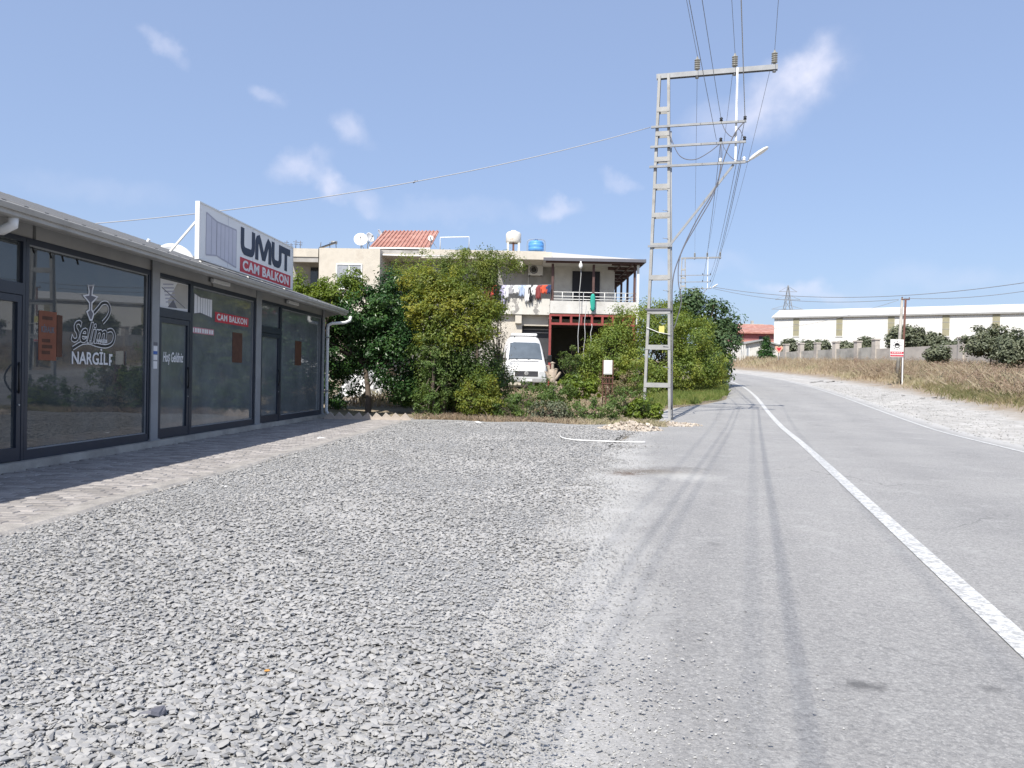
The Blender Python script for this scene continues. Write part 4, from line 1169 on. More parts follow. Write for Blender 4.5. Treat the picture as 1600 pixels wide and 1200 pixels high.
# ------------------------------------------------------------------ meter cabinet
mb_ = P(950, 622, 24.0); mb_.z = h1(mb_.x, 24)
t = thing('meter_cabinet', 'white meter cabinet on a rusty iron stand among weeds', 'cabinet', mb_)
c0 = P(943, 585, 24) - mb_; c1 = P(957, 563, 24) - mb_
M['cab'] = mat('cabinet_paint', (.66, .67, .64), .5, .12, 5)
b = MB(); b.rbox(c0.x, c1.x, -.02, .16, c0.z, c1.z, .01); b.build('box', M['cab'], t)
b = MB(); b.box(c0.x + .02, c1.x - .02, -.026, -.0205, c0.z + .03, c1.z - .03); b.build('door', M['cab'], t)
for xx in (c0.x - .02, c1.x + .02):
    b = MB(); b.box(xx - .016, xx + .016, .01, .05, -.05, c1.z + .01); b.build('leg', M['rust'], t)
for xx in (c0.x + .09, c1.x - .09):
    b = MB(); b.box(xx - .013, xx + .013, .02, .04, -.05, c0.z - .001); b.build('leg', M['rust'], t)
for zz in (c0.z - .30, c0.z - .12):
    b = MB(); b.box(c0.x - .06, c1.x + .06, -.005, .009, zz, zz + .03); b.build('cross_bar', M['rust'], t)

# ------------------------------------------------------------------ house behind the trees
D = 41.0
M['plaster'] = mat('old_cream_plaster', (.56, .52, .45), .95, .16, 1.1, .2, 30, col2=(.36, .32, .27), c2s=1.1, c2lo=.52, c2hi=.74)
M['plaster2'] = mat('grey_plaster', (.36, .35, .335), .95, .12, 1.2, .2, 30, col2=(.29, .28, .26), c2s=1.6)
M['peel'] = mat('peeling_whitewash', (.58, .56, .51), .95, .10, 2, .3, 30, col2=(.27, .26, .245), c2s=1.05, c2lo=.51, c2hi=.53)
M['whitewash'] = mat('whitewash', (.58, .57, .54), .95, .14, 1.4, .2, 30, col2=(.42, .405, .37), c2s=1.2, c2lo=.55, c2hi=.75)
M['redsteel'] = mat('red_oxide_steel', (.27, .055, .050), .65, .2, 3)
M['brownsteel'] = mat('brown_steel', (.10, .055, .05), .7, .2, 3)
M['redroof'] = mat('faded_red_sheet', (.36, .17, .13), .7, .18, 1.8, col2=(.45, .25, .20), c2s=1.5)
hb = P(800, 600, D); hz = h1(0, D) - .1
HB = Vector((hb.x, D, hz))
house = thing('house', 'two-storey flat-roofed cream house with upper balcony and porch behind the trees', 'house', HB)


def L(px, py, d=D): return P(px, py, d) - HB


def hbox(px0, px1, py0, py1, d0, d1, m, name, parent=house, ground=False, ref=D):
    """block whose front face (depth d0) covers the photo rectangle"""
    a = L(px0, (py0 + py1) / 2, d0); c = L(px1, (py0 + py1) / 2, d0); t_ = L((px0 + px1) / 2, py0, d0).z; bt = 0 if ground else L((px0 + px1) / 2, py1, d0).z
    b = MB(); b.box(a.x, c.x, d0 - D, d1 - D, bt, t_); return b.build(name, m, parent)


# left wing
wl_ = hbox(497, 592, 388, 600, 42, 50, M['plaster'], 'left_wing', ground=True)
hbox(440, 497.2, 388, 401, 42, 50, M['plaster'], 'roof_slab')
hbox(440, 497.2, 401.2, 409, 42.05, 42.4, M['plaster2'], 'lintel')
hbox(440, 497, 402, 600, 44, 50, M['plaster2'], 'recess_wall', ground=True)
hbox(440, 497, 470, 600, 42.02, 42.25, M['plaster'], 'balcony_parapet', ground=True)
w_ = hbox(485, 496, 418, 470, 43.93, 43.99, M['pane'], 'door')


def window(px0, px1, py0, py1, d, panes=2, name='window', parent=house, glass='pane'):
    a, c = L(px0, (py0 + py1) / 2, d), L(px1, (py0 + py1) / 2, d); t_, bt = L((px0 + px1) / 2, py0, d).z, L((px0 + px1) / 2, py1, d).z
    f = .07; y = d - D
    b = MB(); b.box(a.x, c.x, y - .05, y - .001, t_ - f, t_); b.box(a.x, c.x, y - .05, y - .001, bt, bt + f); 
    for k in range(panes + 1): xx = a.x + (c.x - a.x - f) * k / panes; b.box(xx, xx + f, y - .049, y - .001, bt + f, t_ - f)
    o = b.build(name, M['white'], parent)
    for k in range(panes):
        w = (c.x - a.x - f) / panes; b = MB(); b.box(a.x + f + w * k + .001, a.x + w * (k + 1) - .001, y - .02, y - .002, bt + f, t_ - f); b.build('window_pane', M[glass], o)
    b = MB(); b.box(a.x - .05, c.x + .05, y - .12, y - .002, bt - .06, bt - .001); b.build('window_sill', M['plaster'], o)
    return o


M['curtain'] = mat('curtained_glass', (.32, .34, .37), .2, .2, 8, spec=.5)
window(525, 566, 412, 452, 42, 2, glass='curtain')
# middle block with recessed wall, parapet slab
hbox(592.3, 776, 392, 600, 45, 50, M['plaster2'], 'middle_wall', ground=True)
hbox(655, 853, 391, 405, 43.5, 50, M['plaster'], 'roof_slab')
hbox(592.5, 655, 396, 399, 42.6, 44.99, M['plaster'], 'canopy_slab')
window(676, 694, 414, 440, 45, 1, glass='curtain')
# roof room with red sheet roof
hbox(583, 668, 386, 398, 46, 49.9, M['plaster2'], 'roof_room')
window(617, 633, 387, 397.5, 46, 1, glass='pane')
A_, B_, C2, D2 = L(577, 386, 45.5), L(672, 387, 45.5), L(686, 361, 50.2), L(600, 361, 50.2)
b = MB(); tn = Vector((0, 0, .06)); b.add([A_, B_, C2, D2, A_ - tn, B_ - tn, C2 - tn, D2 - tn], [(0, 1, 2, 3), (7, 6, 5, 4), (0, 4, 5, 1), (1, 5, 6, 2), (2, 6, 7, 3), (3, 7, 4, 0)])
rr_ = b.build('sheet_roof', M['redroof'], house)
for k in range(15):
    tt = (k + .5) / 15; p = A_.lerp(B_, tt) + Vector((0, 0, .03)); q_ = D2.lerp(C2, tt) + Vector((0, 0, .03)); b = MB(); b.beam(p, q_, .09, .06); b.build('sheet_rib', M['redroof'], rr_)
b = MB(); b.beam(A_ - Vector((0, .02, .05)), B_ - Vector((0, .02, .05)), .05, .09); b.build('eaves_board', M['white'], rr_)
# balcony with laundry: slab overhead, wall, parapet
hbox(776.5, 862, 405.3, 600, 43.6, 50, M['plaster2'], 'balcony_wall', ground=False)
hbox(760, 859, 466, 491, 41, 41.2, M['peel'], 'balcony_parapet')
hbox(760, 859, 486, 491.5, 41.21, 43.59, M['plaster'], 'balcony_slab')
hbox(808, 817, 405, 417, 41.4, 43.5, M['plaster'], 'beam_end')
hbox(776, 862, 393, 405, 41.3, 43.49, M['plaster'], 'roof_slab')
hbox(766, 815, 492, 600, 41.3, 50, M['plaster'], 'ground_floor_wall', ground=True)
hbox(815.3, 857, 492, 509, 41.4, 42.0, M['plaster'], 'lintel')
hbox(805, 815, 491.6, 505, 41.05, 41.29, M['plaster'], 'beam_end')
M['shutter'] = mat('dark_gate', (.05, .05, .055), .6, .2, 2)
gt = hbox(815.4, 857, 509.5, 600, 41.9, 41.98, M['shutter'], 'gate', ground=True)
for py in (514, 519): hbox(818, 857, py, py + 1.4, 41.84, 41.895, M['plaster2'], 'gate_rail', gt)
# porch block
hbox(866, 960, 411, 492, 43.2, 55, M['whitewash'], 'porch_wall')
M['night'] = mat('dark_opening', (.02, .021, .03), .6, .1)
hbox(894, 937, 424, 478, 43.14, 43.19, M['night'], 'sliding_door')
hbox(859.5, 995, 471, 490.5, 41, 41.15, M['whitewash'], 'balcony_parapet')
hbox(859.5, 995, 487, 491.3, 41.16, 43.19, M['plaster'], 'balcony_slab')
hbox(960.2, 995, 487, 491.3, 43.2, 55, M['plaster'], 'balcony_slab')
# railing
def rail(p, q_, h, n, name='railing'):
    b = MB(); p, q_ = Vector(p), Vector(q_)
    for zz in (h, h * .55, .12): b.tube([p + Vector((0, 0, zz)), q_ + Vector((0, 0, zz))], .022, 6)
    for k in range(n + 1): c = p.lerp(q_, k / n); b.tube([c, c + Vector((0, 0, h))], .02, 6)
    return b.build(name, M['white'], house)


p, q_ = L(862, 470.5, 41.07), L(994, 470.5, 41.07); q_.z = p.z; rail(p, q_, .50, 8)
p2 = q_ + Vector((0, 13, 0)); rail(q_, p2, .50, 7)
# porch roof: shallow sheet roof with fascia, ceiling rafters, posts
ztop = L(930, 406, 40.5).z; xl_, xr_ = L(850, 405, 40.5).x, L(1008, 408, 40.5).x
za = ztop
bk = 56 - D
rise = L(851, 393, 48).z - ztop
b = MB(); 
vs = [(xl_, -.5, za), (xr_, -.5, za), (xr_, bk, za), (xl_, bk, za + .02), (xl_, -.5, za + .06), (xr_, -.5, za + .06), (xr_, bk, za + .10), (xl_, 7, za + rise), (xl_, bk, za + rise * .9)]
b.add(vs, [(0, 3, 2, 1), (4, 5, 7), (5, 6, 8, 7), (0, 1, 5, 4), (1, 2, 6, 5), (2, 3, 8, 6), (3, 0, 4, 7, 8)]); pr = b.build('porch_roof', mat('pale_sheet', (.50, .48, .45), .7, .1, 1), house)
b = MB(); b.box(xl_ - .03, xr_ + .03, -.56, -.502, za - .09, za + .07); b.box(xr_ + .003, xr_ + .06, -.5, bk, za - .09, za + .09); b.build('fascia', M['dkgrey'], pr)
for k in range(9):
    yy = .3 + k * 1.65; b = MB(); b.box(L(957, 430, 41).x, xr_ - .02, yy, yy + .12, za - .16, za - .003); b.build('rafter', M['brownsteel'], pr)
for xx in (L(962, 430, 41).x + .2, L(985, 430, 41).x):
    b = MB(); b.box(xx, xx + .08, -.4, bk - .1, za - .24, za - .162); b.build('purlin', M['brownsteel'], pr)
b = MB(); b.box(xl_ + .1, xr_ - .1, -.35, -.25, za - .17, za - .002); b.build('front_beam', M['brownsteel'], pr)
zb_ = L(930, 471, 41).z
for px, m_ in ((863.5, 'brownsteel'), (927.5, 'brownsteel'), (992, 'brownsteel'), (996.5, 'white')):
    xx = L(px, 440, 41).x; b = MB(); yy = 0.02 if m_ != 'white' else -.12; b.box(xx - .06, xx + .06, yy, yy + .12, zb_ if m_ != 'white' else zb_ - 1.2, za - .172); b.build('porch_post', M[m_], house)
for k in range(1, 6):
    xx = L(990, 440, 41).x; b = MB(); b.box(xx, xx + .12, k * 2.5, k * 2.5 + .12, zb_ - .4, za - .17); b.build('porch_post', M['brownsteel'], house)
# red steel truss over the open garage, dark interior
x0g, x1g = L(858, 500, 41).x, L(992, 500, 41).x
zt_, zm_ = L(925, 492, 41).z, L(925, 505, 41).z
b = MB(); b.box(x0g, x1g, -.02, .10, zt_ - .10, zt_ - .002); b.build('truss_chord', M['redsteel'], house)
b = MB(); b.box(x0g, x1g, -.02, .10, zm_ - .12, zm_); b.build('truss_chord', M['redsteel'], house)
for k in range(9):
    xx = x0g + (x1g - x0g - .12) * k / 8; b = MB(); b.box(xx, xx + .12, -.015, .095, zm_ + .001, zt_ - .101); b.build('truss_web', M['redsteel'], house)
for xx in (x0g, x1g - .12): b = MB(); b.box(xx, xx + .12, -.018, .098, 0, zm_ - .121); b.build('garage_post', M['redsteel'], house)
hbox(858, 995, 491.5, 600, 49, 49.3, M['interior'], 'garage_rear_wall', ground=True)
b = MB(); b.box(x1g + .01, x1g + .2, .2, 8, 0, zt_ - .01); b.build('garage_side_wall', M['interior'], house)
b = MB(); b.box(x0g - .5, x1g + .6, 1.0, 8, zt_ - .3, zt_ - .19); b.build('garage_ceiling', M['interior'], house)

# things on and about the house
ac = thing('air_conditioner', 'white outdoor air-conditioner unit on the balcony wall above the washing', 'air conditioner', P(836.5, 430, 43.4))
b = MB(); b.rbox(-.42, .42, -.14, .16, 0, .58, .02); b.build('casing', M['white'], ac)
b = MB(); b.lathe([(.235, 0), (.235, .012), (.2, .014)], (-.1, -.141, .29), (0, -1, 0), 22); gr = b.build('fan_grille', M['dkgrey'], ac)
b = MB()
for k in range(4): b.lathe([(.05 + .045 * k, 0), (.058 + .045 * k, .004)], (-.1, -.157, .29), (0, -1, 0), 18)
for a in range(0, 180, 30): b.beam((-.1 - .22 * math.cos(R(a)), -.163, .29 - .22 * math.sin(R(a))), (-.1 + .22 * math.cos(R(a)), -.163, .29 + .22 * math.sin(R(a))), .008, .008)
b.build('grille_wire', M['steel_l'], gr)
b = MB(); b.box(-.35, -.3, -.1, .19, -.06, 0); b.box(.3, .35, -.1, .19, -.06, 0); b.build('bracket', M['dkgrey'], ac)
b = MB(); b.tube([(-.4, .02, 0), (-.4, .05, -.4), (-.42, .1, -1.2)], .02, 6); b.build('drain_pipe', M['white'], ac)

wl0, wl1 = P(758, 445, 40.85), P(861, 444.5, 40.85)
b = MB(); b.tube(sag(wl0, wl1, .05), .008, 5); tag(b.build('clothes_line', M['wire_l'], None), 'thin clothes line strung along the peeling balcony', 'clothes line')
lau = [('white', (.72, .72, .72)), ('orange', (.62, .10, .05)), ('black', (.02, .02, .025)), ('pale_blue', (.36, .44, .60)), ('navy', (.03, .05, .12)), ('dark_red', (.22, .05, .05)), ('grey', (.33, .33, .35)), ('lilac', (.42, .40, .55))]
LM = {k: mat('cloth_' + k, c, .9, .1, 6) for k, c in lau}
items = [(764, 13, 18, 'dark_red', 'dark red towel at the left end of the washing line'), (771, 8, 11, 'orange', 'small orange shirt near the left end of the washing line'), (777, 11, 21, 'black', 'long black trousers on the left of the washing line'), (785, 10, 24, 'lilac', 'long lilac shirt hanging lowest on the washing line'), (792, 9, 14, 'white', 'narrow white vest right of the lilac shirt'), (799, 9, 10, 'grey', 'grey sock cloth between two white shirts'), (806, 12, 9, 'white', 'short wide white cloth in mid washing line'), (815, 10, 12, 'pale_blue', 'pale blue shirt in the middle of the washing line'), (823.5, 9, 18, 'white', 'white tapering shirt right of the pale blue one'), (829, 6, 18, 'black', 'thin black leggings beside the white tapering shirt'), (834.5, 9, 11, 'white', 'white T-shirt left of the dark jumper'), (841.5, 9, 15, 'dark_red', 'dark red and black jumper near the right end of the line'), (850, 10, 9, 'orange', 'bright orange-red cloth near the right end of the washing line'), (857, 7, 9, 'navy', 'navy cloth at the right end of the washing line')]
for k, (px, w, h, c, lab) in enumerate(items):
    p = P(px, 446, 40.85); wm, hm = w / 23.0, h / 20.0; rr = random.Random(k)
    N, Q = 7, 6; vs = []
    for j in range(Q):
        for i in range(N):
            s_, t_ = i / (N - 1) - .5, j / (Q - 1)
            wid = wm * (1 - .25 * t_ * (1 if c != 'black' else -.1)); edge = 1 if (j < 2 or c in ('orange', 'navy')) else .9
            vs.append((s_ * wid * edge, .04 * math.sin(i * 1.7 + k) * (t_ + .2) + .02 * math.sin(j * 2 + i), -hm * t_ * (1 + .10 * math.sin(i * 2.1 + k * 1.3)) + .02))
    n1 = len(vs); vs += [(x, y + .014, z) for x, y, z in vs]
    fs = [(j * N + i, j * N + i + 1, (j + 1) * N + i + 1, (j + 1) * N + i) for j in range(Q - 1) for i in range(N - 1)]
    fs += [tuple(n1 + v for v in f)[::-1] for f in fs]
    bd_ = [i for i in range(N)] + [j * N + N - 1 for j in range(1, Q)] + [(Q - 1) * N + i for i in range(N - 2, -1, -1)] + [j * N for j in range(Q - 2, 0, -1)]
    fs += [(bd_[i], bd_[(i + 1) % len(bd_)], n1 + bd_[(i + 1) % len(bd_)], n1 + bd_[i]) for i in range(len(bd_))]
    b = MB(); b.add(vs, fs, True); tag(b.build('hanging_laundry', LM[c], None, p), lab, 'laundry', 'laundry on the balcony line')
# green cloth, ropes, bulb
p = P(926.5, 459, 40.8)
b = MB(); vs = []
pr_ = [(.05, 0), (.12, -.15), (.14, -.45), (.11, -.7), (.13, -.8), (.05, -.95)]
b.lathe([(r_, z_) for r_, z_ in pr_][::-1], (0, 0, 0), (0, 0, 1), 9)
for i, v in enumerate(b.v): b.v[i] = (v[0] * (1 + .25 * math.sin(i * 2.3)), v[1] * .4, v[2])
tag(b.build('green_cloth', mat('green_cloth', (.03, .33, .26), .9, .15, 8), None, p), 'bright green cloth bundled over the porch railing', 'cloth')
for (px0, py0, px1, py1, lab) in ((907.5, 414, 902, 582, 'pale rope hanging from the porch roof edge to the ground'), (915.5, 470, 911, 590, 'pale rope left of the green cloth hanging into the garage'), (924.5, 506, 921, 560, 'short rope hanging from the red truss')):
    a, c = P(px0, py0, 40.6), P(px1, py1, 40.4); b = MB(); b.tube([a.lerp(c, k / 12) + Vector((.03 * math.sin(k * 1.4), 0, 0)) for k in range(13)], .02, 5); o = b.build('hanging_rope', M['wire_l'], None); tag(o, lab, 'rope', 'ropes on the house')
b = MB(); b.lathe([(.03, 0), (.09, .06), (.11, .17), (.08, .27), (.04, .31), (.04, .4)], P(907.3, 420, 40.45), (0, 0, 1), 12); tag(b.build('lamp_bulb', M['white'], None), 'white pear-shaped lamp under the porch eave', 'lamp')

# roof-top things
def dish(px, py, d, r, name, lab, az=-.2, tilt=.35, zbase=None):
    c = P(px, py, d); t = thing(name, lab, 'satellite dish', c, az, 'satellite dishes')
    b = MB(); ax = Vector((0, -math.cos(tilt), math.sin(tilt)))
    b.lathe([(.02, .16 * r), (r * .5, .19 * r), (r * .85, .28 * r), (r, .36 * r), (r, .34 * r), (r * .85, .25 * r), (r * .5, .15 * r), (.02, .11 * r)], (0, 0, 0), ax, 20); b.build('reflector', M['white'], t)
    b = MB(); f = ax * (r * 1.1); b.tube([(0, 0, -r * .9), f * .95], .018, 6); b.lathe([(.04, 0), (.05, .06), (.03, .1)], f, -ax, 8); b.build('feed_arm', M['dkgrey'], t)
    b = MB(); b.tube([(0, .12, 0), (0, .14, -r * .6), (0, .14, -r - .35)], .03, 8); b.beam((0, .14, -r * .5), (.35, .2, -r - .35), .03, .03); b.build('mast', M['steel'], t)


dish(564, 375.5, 47, .42, 'satellite_dish', 'largest round white satellite dish on the cream house roof', .1, .3)
dish(577, 372, 48.5, .33, 'satellite_dish', 'smaller white satellite dish behind the largest one', .9, .3)
dish(593, 366, 49, .30, 'satellite_dish', 'tilted white dish seen edge-on beside the red sheet roof', 1.3, .5)
dish(673, 372.5, 45.0, .16, 'satellite_dish', 'tiny round white dish on the right of the red sheet roof', 0, .1)
# tipped dish on the shop roof behind the sign
us_, zs_ = on(272, 392, -1.2); wz = shopw(us_, -1.2, zs_ - .22)
t = thing('satellite_dish', 'white satellite dish lying on the shop roof behind the sign', 'satellite dish', wz, 0, 'satellite dishes')
b = MB(); ax = Vector((.5, -.6, .45)).normalized()
b.lathe([(.02, .04), (.16, .055), (.29, .10), (.35, .14), (.35, .127), (.29, .085), (.16, .04), (.02, .015)], (0, 0, 0), ax, 22); b.build('reflector', M['white'], t)
b = MB(); b.tube([(-.35, -.1, .0), (-.42, -.1, .18), (-.47, -.1, .38), (-.44, -.1, .42)], .035, 8); b.tube([(-.42, -.1, .14), (-.15, 0, .08)], .03, 8); b.build('feed_arm', M['white'], t)
b = MB(); b.box(-.08, .08, -.05, .15, -.30, .02); b.build('base', M['steel'], t)
# solar water heater, antennas
c = P(511, 389, 46)
t = thing('solar_heater', 'dark tilted solar heater frame on the cream roof', 'solar heater', c)
b = MB(); b.beam((-.5, 0, .02), (.45, .3, .45), .5, .06); b.build('collector', M['pane'], t)
b = MB(); b.tube([(.2, .2, .45), (.55, .2, .42)], .1, 10); b.build('tank', M['steel'], t)
b = MB()
for xx in (-.5, .1, .5): b.beam((xx, .3, -.05), (xx * .9, .3, .45), .035, .035)
b.build('stand', M['dkgrey'], t)
c = P(458, 389, 46); t = thing('antenna_cluster', 'cluster of thin antenna masts on the roof behind the sign', 'antenna', c)
for xx, hh in ((-.4, .5), (-.15, .35), (.15, .55), (.42, .5)):
    b = MB(); b.tube([(xx, 0, -.1), (xx + .02, 0, hh)], .022, 6); b.tube([(xx - .15, 0, hh * .8), (xx + .15, 0, hh * .75)], .015, 5); b.tube([(xx - .08, 0, hh * .55), (xx + .12, 0, hh * .5)], .02, 5); b.build('mast', M['dkgrey'], t)
# white tank on a stand, blue barrel, pipe frame
c = P(802, 393, 45); t = thing('water_tank', 'weathered white water tank on a rusty stand on the roof', 'water tank', c)
M['tank'] = mat('weathered_tank', (.62, .60, .55), .8, .15, 3, col2=(.40, .30, .22), c2s=3, c2lo=.58, c2hi=.72)
tt_, tb_ = P(802, 362, 45).z - c.z, P(802, 380, 45).z - c.z
b = MB(); b.lathe([(.40, tb_), (.45, tb_ + .06), (.45, tt_ - .15), (.36, tt_ - .04), (.16, tt_), (.16, tt_ + .06)], (0, 0, 0), (0, 0, 1), 18); b.build('tank', M['tank'], t)
for xx in (-.32, 0, .32):
    b = MB(); b.box(xx - .06, xx + .06, -.3, .3, -.05, tb_ - .002); b.build('stand_leg', M['tank'] if xx else M['rust'], t)
c = P(837.5, 393, 45); t = thing('blue_barrel', 'blue plastic water barrel on the house roof', 'barrel', c)
M['bluep'] = mat('blue_plastic', (.10, .30, .66), .45, .12, 3)
hb_ = P(837.5, 376, 45).z - c.z
b = MB(); b.lathe([(.42, 0), (.46, .04), (.46, hb_ * .3), (.44, hb_ * .34), (.46, hb_ * .38), (.46, hb_ * .66), (.43, hb_ * .7), (.45, hb_ * .74), (.36, hb_ * .92), (.10, hb_), (.10, hb_ + .05)], (0, 0, 0), (0, 0, 1), 20); b.build('body', M['bluep'], t)
b = MB(); b.tube(sm([(-.53, -.1, 0), (-.53, -.1, hb_ * .8), (-.40, -.1, hb_ * 1.05), (0, -.1, hb_ * 1.10), (.40, -.1, hb_ * 1.05), (.52, -.1, hb_ * .8), (.52, -.1, 0)]), .02, 6); b.build('pipe', M['steel'], t)
a, c = P(688, 371, 46), P(733, 370, 46); b = MB(); b.tube([a - Vector((0, 0, .8)), a, c, c - Vector((0, 0, .9))], .035, 8); tag(b.build('pipe_frame', M['white'], None), 'white bent pipe frame on the roof right of the red sheet roof', 'pipe')
a, c = P(583, 398, 42.4), P(700, 400, 42.4); b = MB(); b.tube([a, a.lerp(c, .5) - Vector((0, 0, .03)), c], .035, 8); 
tag(b.build('waste_pipe', M['white'], None), 'long white pipe running along the house wall under the red roof', 'pipe')

# ------------------------------------------------------------------ van
vb = P(822, 610, 34.0); vz = h1(vb.x, 36) + .03
van = thing('van', 'white high-roof van parked nose-out before the house gate', 'van', (vb.x, 34.0, vz), R(3))
M['vanw'] = mat('van_white', (.72, .72, .715), .32, .06, 1.5, spec=.5, col2=(.55, .53, .49), c2s=2.2, c2lo=.55, c2hi=.8)
M['vandirt'] = mat('van_bumper_grey', (.30, .30, .30), .6, .15, 4)
# body stations: y, half width, z bottom, z shoulder, z top, top half width
sta = [(.00, .74, .42, .78, .92, .66), (.06, .86, .38, .86, 1.06, .78), (.30, .94, .36, .95, 1.17, .84), (.72, .965, .35, 1.05, 1.30, .86), (.80, .965, .35, 1.06, 1.36, .85), (1.10, .965, .35, 1.10, 1.80, .79), (1.36, .965, .35, 1.15, 2.12, .745), (1.62, .965, .35, 1.20, 2.34, .72), (2.05, .965, .35, 1.2, 2.52, .68), (2.6, .965, .35, 1.2, 2.56, .68), (5.2, .965, .35, 1.2, 2.56, .68), (5.45, .94, .40, 1.2, 2.50, .66)]
vs, fs = [], []
for (y, hw_, zb0, zs, zt0, tw) in sta:
    ring = [(-hw_ * .8, zb0), (-hw_, zb0 + .12), (-hw_, zs), (-hw_ * .6 - tw * .4, zs + (zt0 - zs) * .55), (-tw, zt0 - .09 * min(1, (zt0 - .8))), (-tw * .8, zt0 - .015), (-tw * .35, zt0), (tw * .35, zt0), (tw * .8, zt0 - .015), (tw, zt0 - .09 * min(1, (zt0 - .8))), (hw_ * .6 + tw * .4, zs + (zt0 - zs) * .55), (hw_, zs), (hw_, zb0 + .12), (hw_ * .8, zb0)]
    vs += [(x, y, z_) for x, z_ in ring]
N = 14
for i in range(len(sta) - 1):
    for k in range(N): fs.append((i * N + k, i * N + (k + 1) % N, (i + 1) * N + (k + 1) % N, (i + 1) * N + k))
fs += [tuple(range(N)), tuple(range((len(sta) - 1) * N, len(sta) * N))[::-1]]
b = MB(); b.add(vs, fs, True); body = b.build('body', M['vanw'], van)


def vtop(y):
    ys_ = [s_[0] for s_ in sta]; return np.interp(y, ys_, [s_[4] for s_ in sta]), np.interp(y, ys_, [s_[5] for s_ in sta])


rows = []
for t_ in np.linspace(0, 1, 7):
    y = .84 + (1.45 - .84) * t_; zt0, tw = vtop(y); rows.append([(tw * .93 * s_, y - .02 - .05 * 0 - (.012 if abs(s_) < .9 else 0), zt0 + .012 - .05 * max(0, abs(s_) - .75) / .25) for s_ in np.linspace(-1, 1, 9)])
b = MB(); vv = [p for r_ in rows for p in r_]; b.add(vv + [(x, y + .02, z_ - .02) for x, y, z_ in vv], [(i * 9 + k, i * 9 + k + 1, i * 9 + k + 10, i * 9 + k + 9) for i in range(6) for k in range(8)] + [(63 + i * 9 + k, 63 + i * 9 + k + 9, 63 + i * 9 + k + 10, 63 + i * 9 + k + 1) for i in range(6) for k in range(8)], True)
ws = b.build('windscreen', mat('windscreen', (.10, .12, .14), .06, .2, 1.5, spec=.8), van)
b = MB()
for i in range(2): b.beam((-.45 + .55 * i, .80, 1.40), (-.1 + .55 * i, .86, 1.47), .02, .015)
b.build('wiper', M['black'], ws)
b = MB(); b.box(-.6, .6, .66, .70, 1.305, 1.33); b.build('air_slot', M['black'], van)
b = MB(); b.rbox(-.52, .52, -.025, .05, .62, .86, .02); g = b.build('grille', M['black'], van)
for k in range(4): b = MB(); b.box(-.50, .50, -.033, -.026, .65 + .055 * k, .668 + .055 * k); b.build('grille_bar', M['dkgrey'], g)
b = MB(); b.lathe([(.095, 0), (.095, .012), (.07, .016)], (0, -.033, .75), (0, -1, 0), 20); em = b.build('emblem', M['steel_l'], g)
stroke_part([[(-.05, .045), (-.02, -.05), (0, 0), (.02, -.05), (.05, .045)], [(-.025, .06), (0, .015), (.025, .06)]], .015, 0, .75, 1, 1, M['dkgrey'], 'emblem', g, -.051, .002)
M['lens'] = mat('headlight_lens', (.52, .54, .55), .12, .2, 9, spec=.8)
for s_ in (-1, 1):
    b = MB(); b.rbox(min(s_ * .56, s_ * .86), max(s_ * .56, s_ * .86), -.005, .12, .58, .86, .03); b.build('headlight', M['lens'], van)
    b = MB(); b.tube([(s_ * .90, .98, 1.40), (s_ * 1.04, .93, 1.42)], .03, 6); b.rbox(s_ * 1.12 - .10, s_ * 1.12 + .10, .84, .95, 1.28, 1.62, .03); b.build('mirror', M['black'], van)
    b = MB(); b.add([(s_ * .967, .95, 1.22), (s_ * .967, 1.95, 1.22), (s_ * .90, 1.95, 1.78), (s_ * .885, 1.35, 1.78)], [(0, 1, 2, 3)]); b.add([(s_ * .955, .95, 1.22), (s_ * .955, 1.95, 1.22), (s_ * .888, 1.95, 1.78), (s_ * .873, 1.35, 1.78)], [(0, 3, 2, 1)]); b.build('side_window', M['pane'], van)
    for yy in (.95, 4.35):
        w = MB(); cx = s_ * .86
        w.lathe([(.22, -.09), (.31, -.10), (.335, -.06), (.335, .06), (.31, .10), (.22, .09)], (cx, yy, .335 - .03), (1, 0, 0), 20); wh = w.build('wheel', M['rubber'], van)
        w = MB(); w.lathe([(.215, -.08), (.215, .105 * 1)], (cx, yy, .335 - .03), (1, 0, 0), 16); w.build('rim', M['steel'], wh)
b = MB(); b.rbox(-.93, .93, -.10, .30, .34, .56, .05); b.build('bumper', M['vandirt'], van)
b = MB(); b.box(-.26, .26, -.108, -.101, .40, .51); b.build('number_plate', M['print'], van)
b = MB(); b.rbox(-.62, .62, 1.95, 3.6, 2.53, 2.66, .05); b.build('roof_vent', M['vanw'], van)

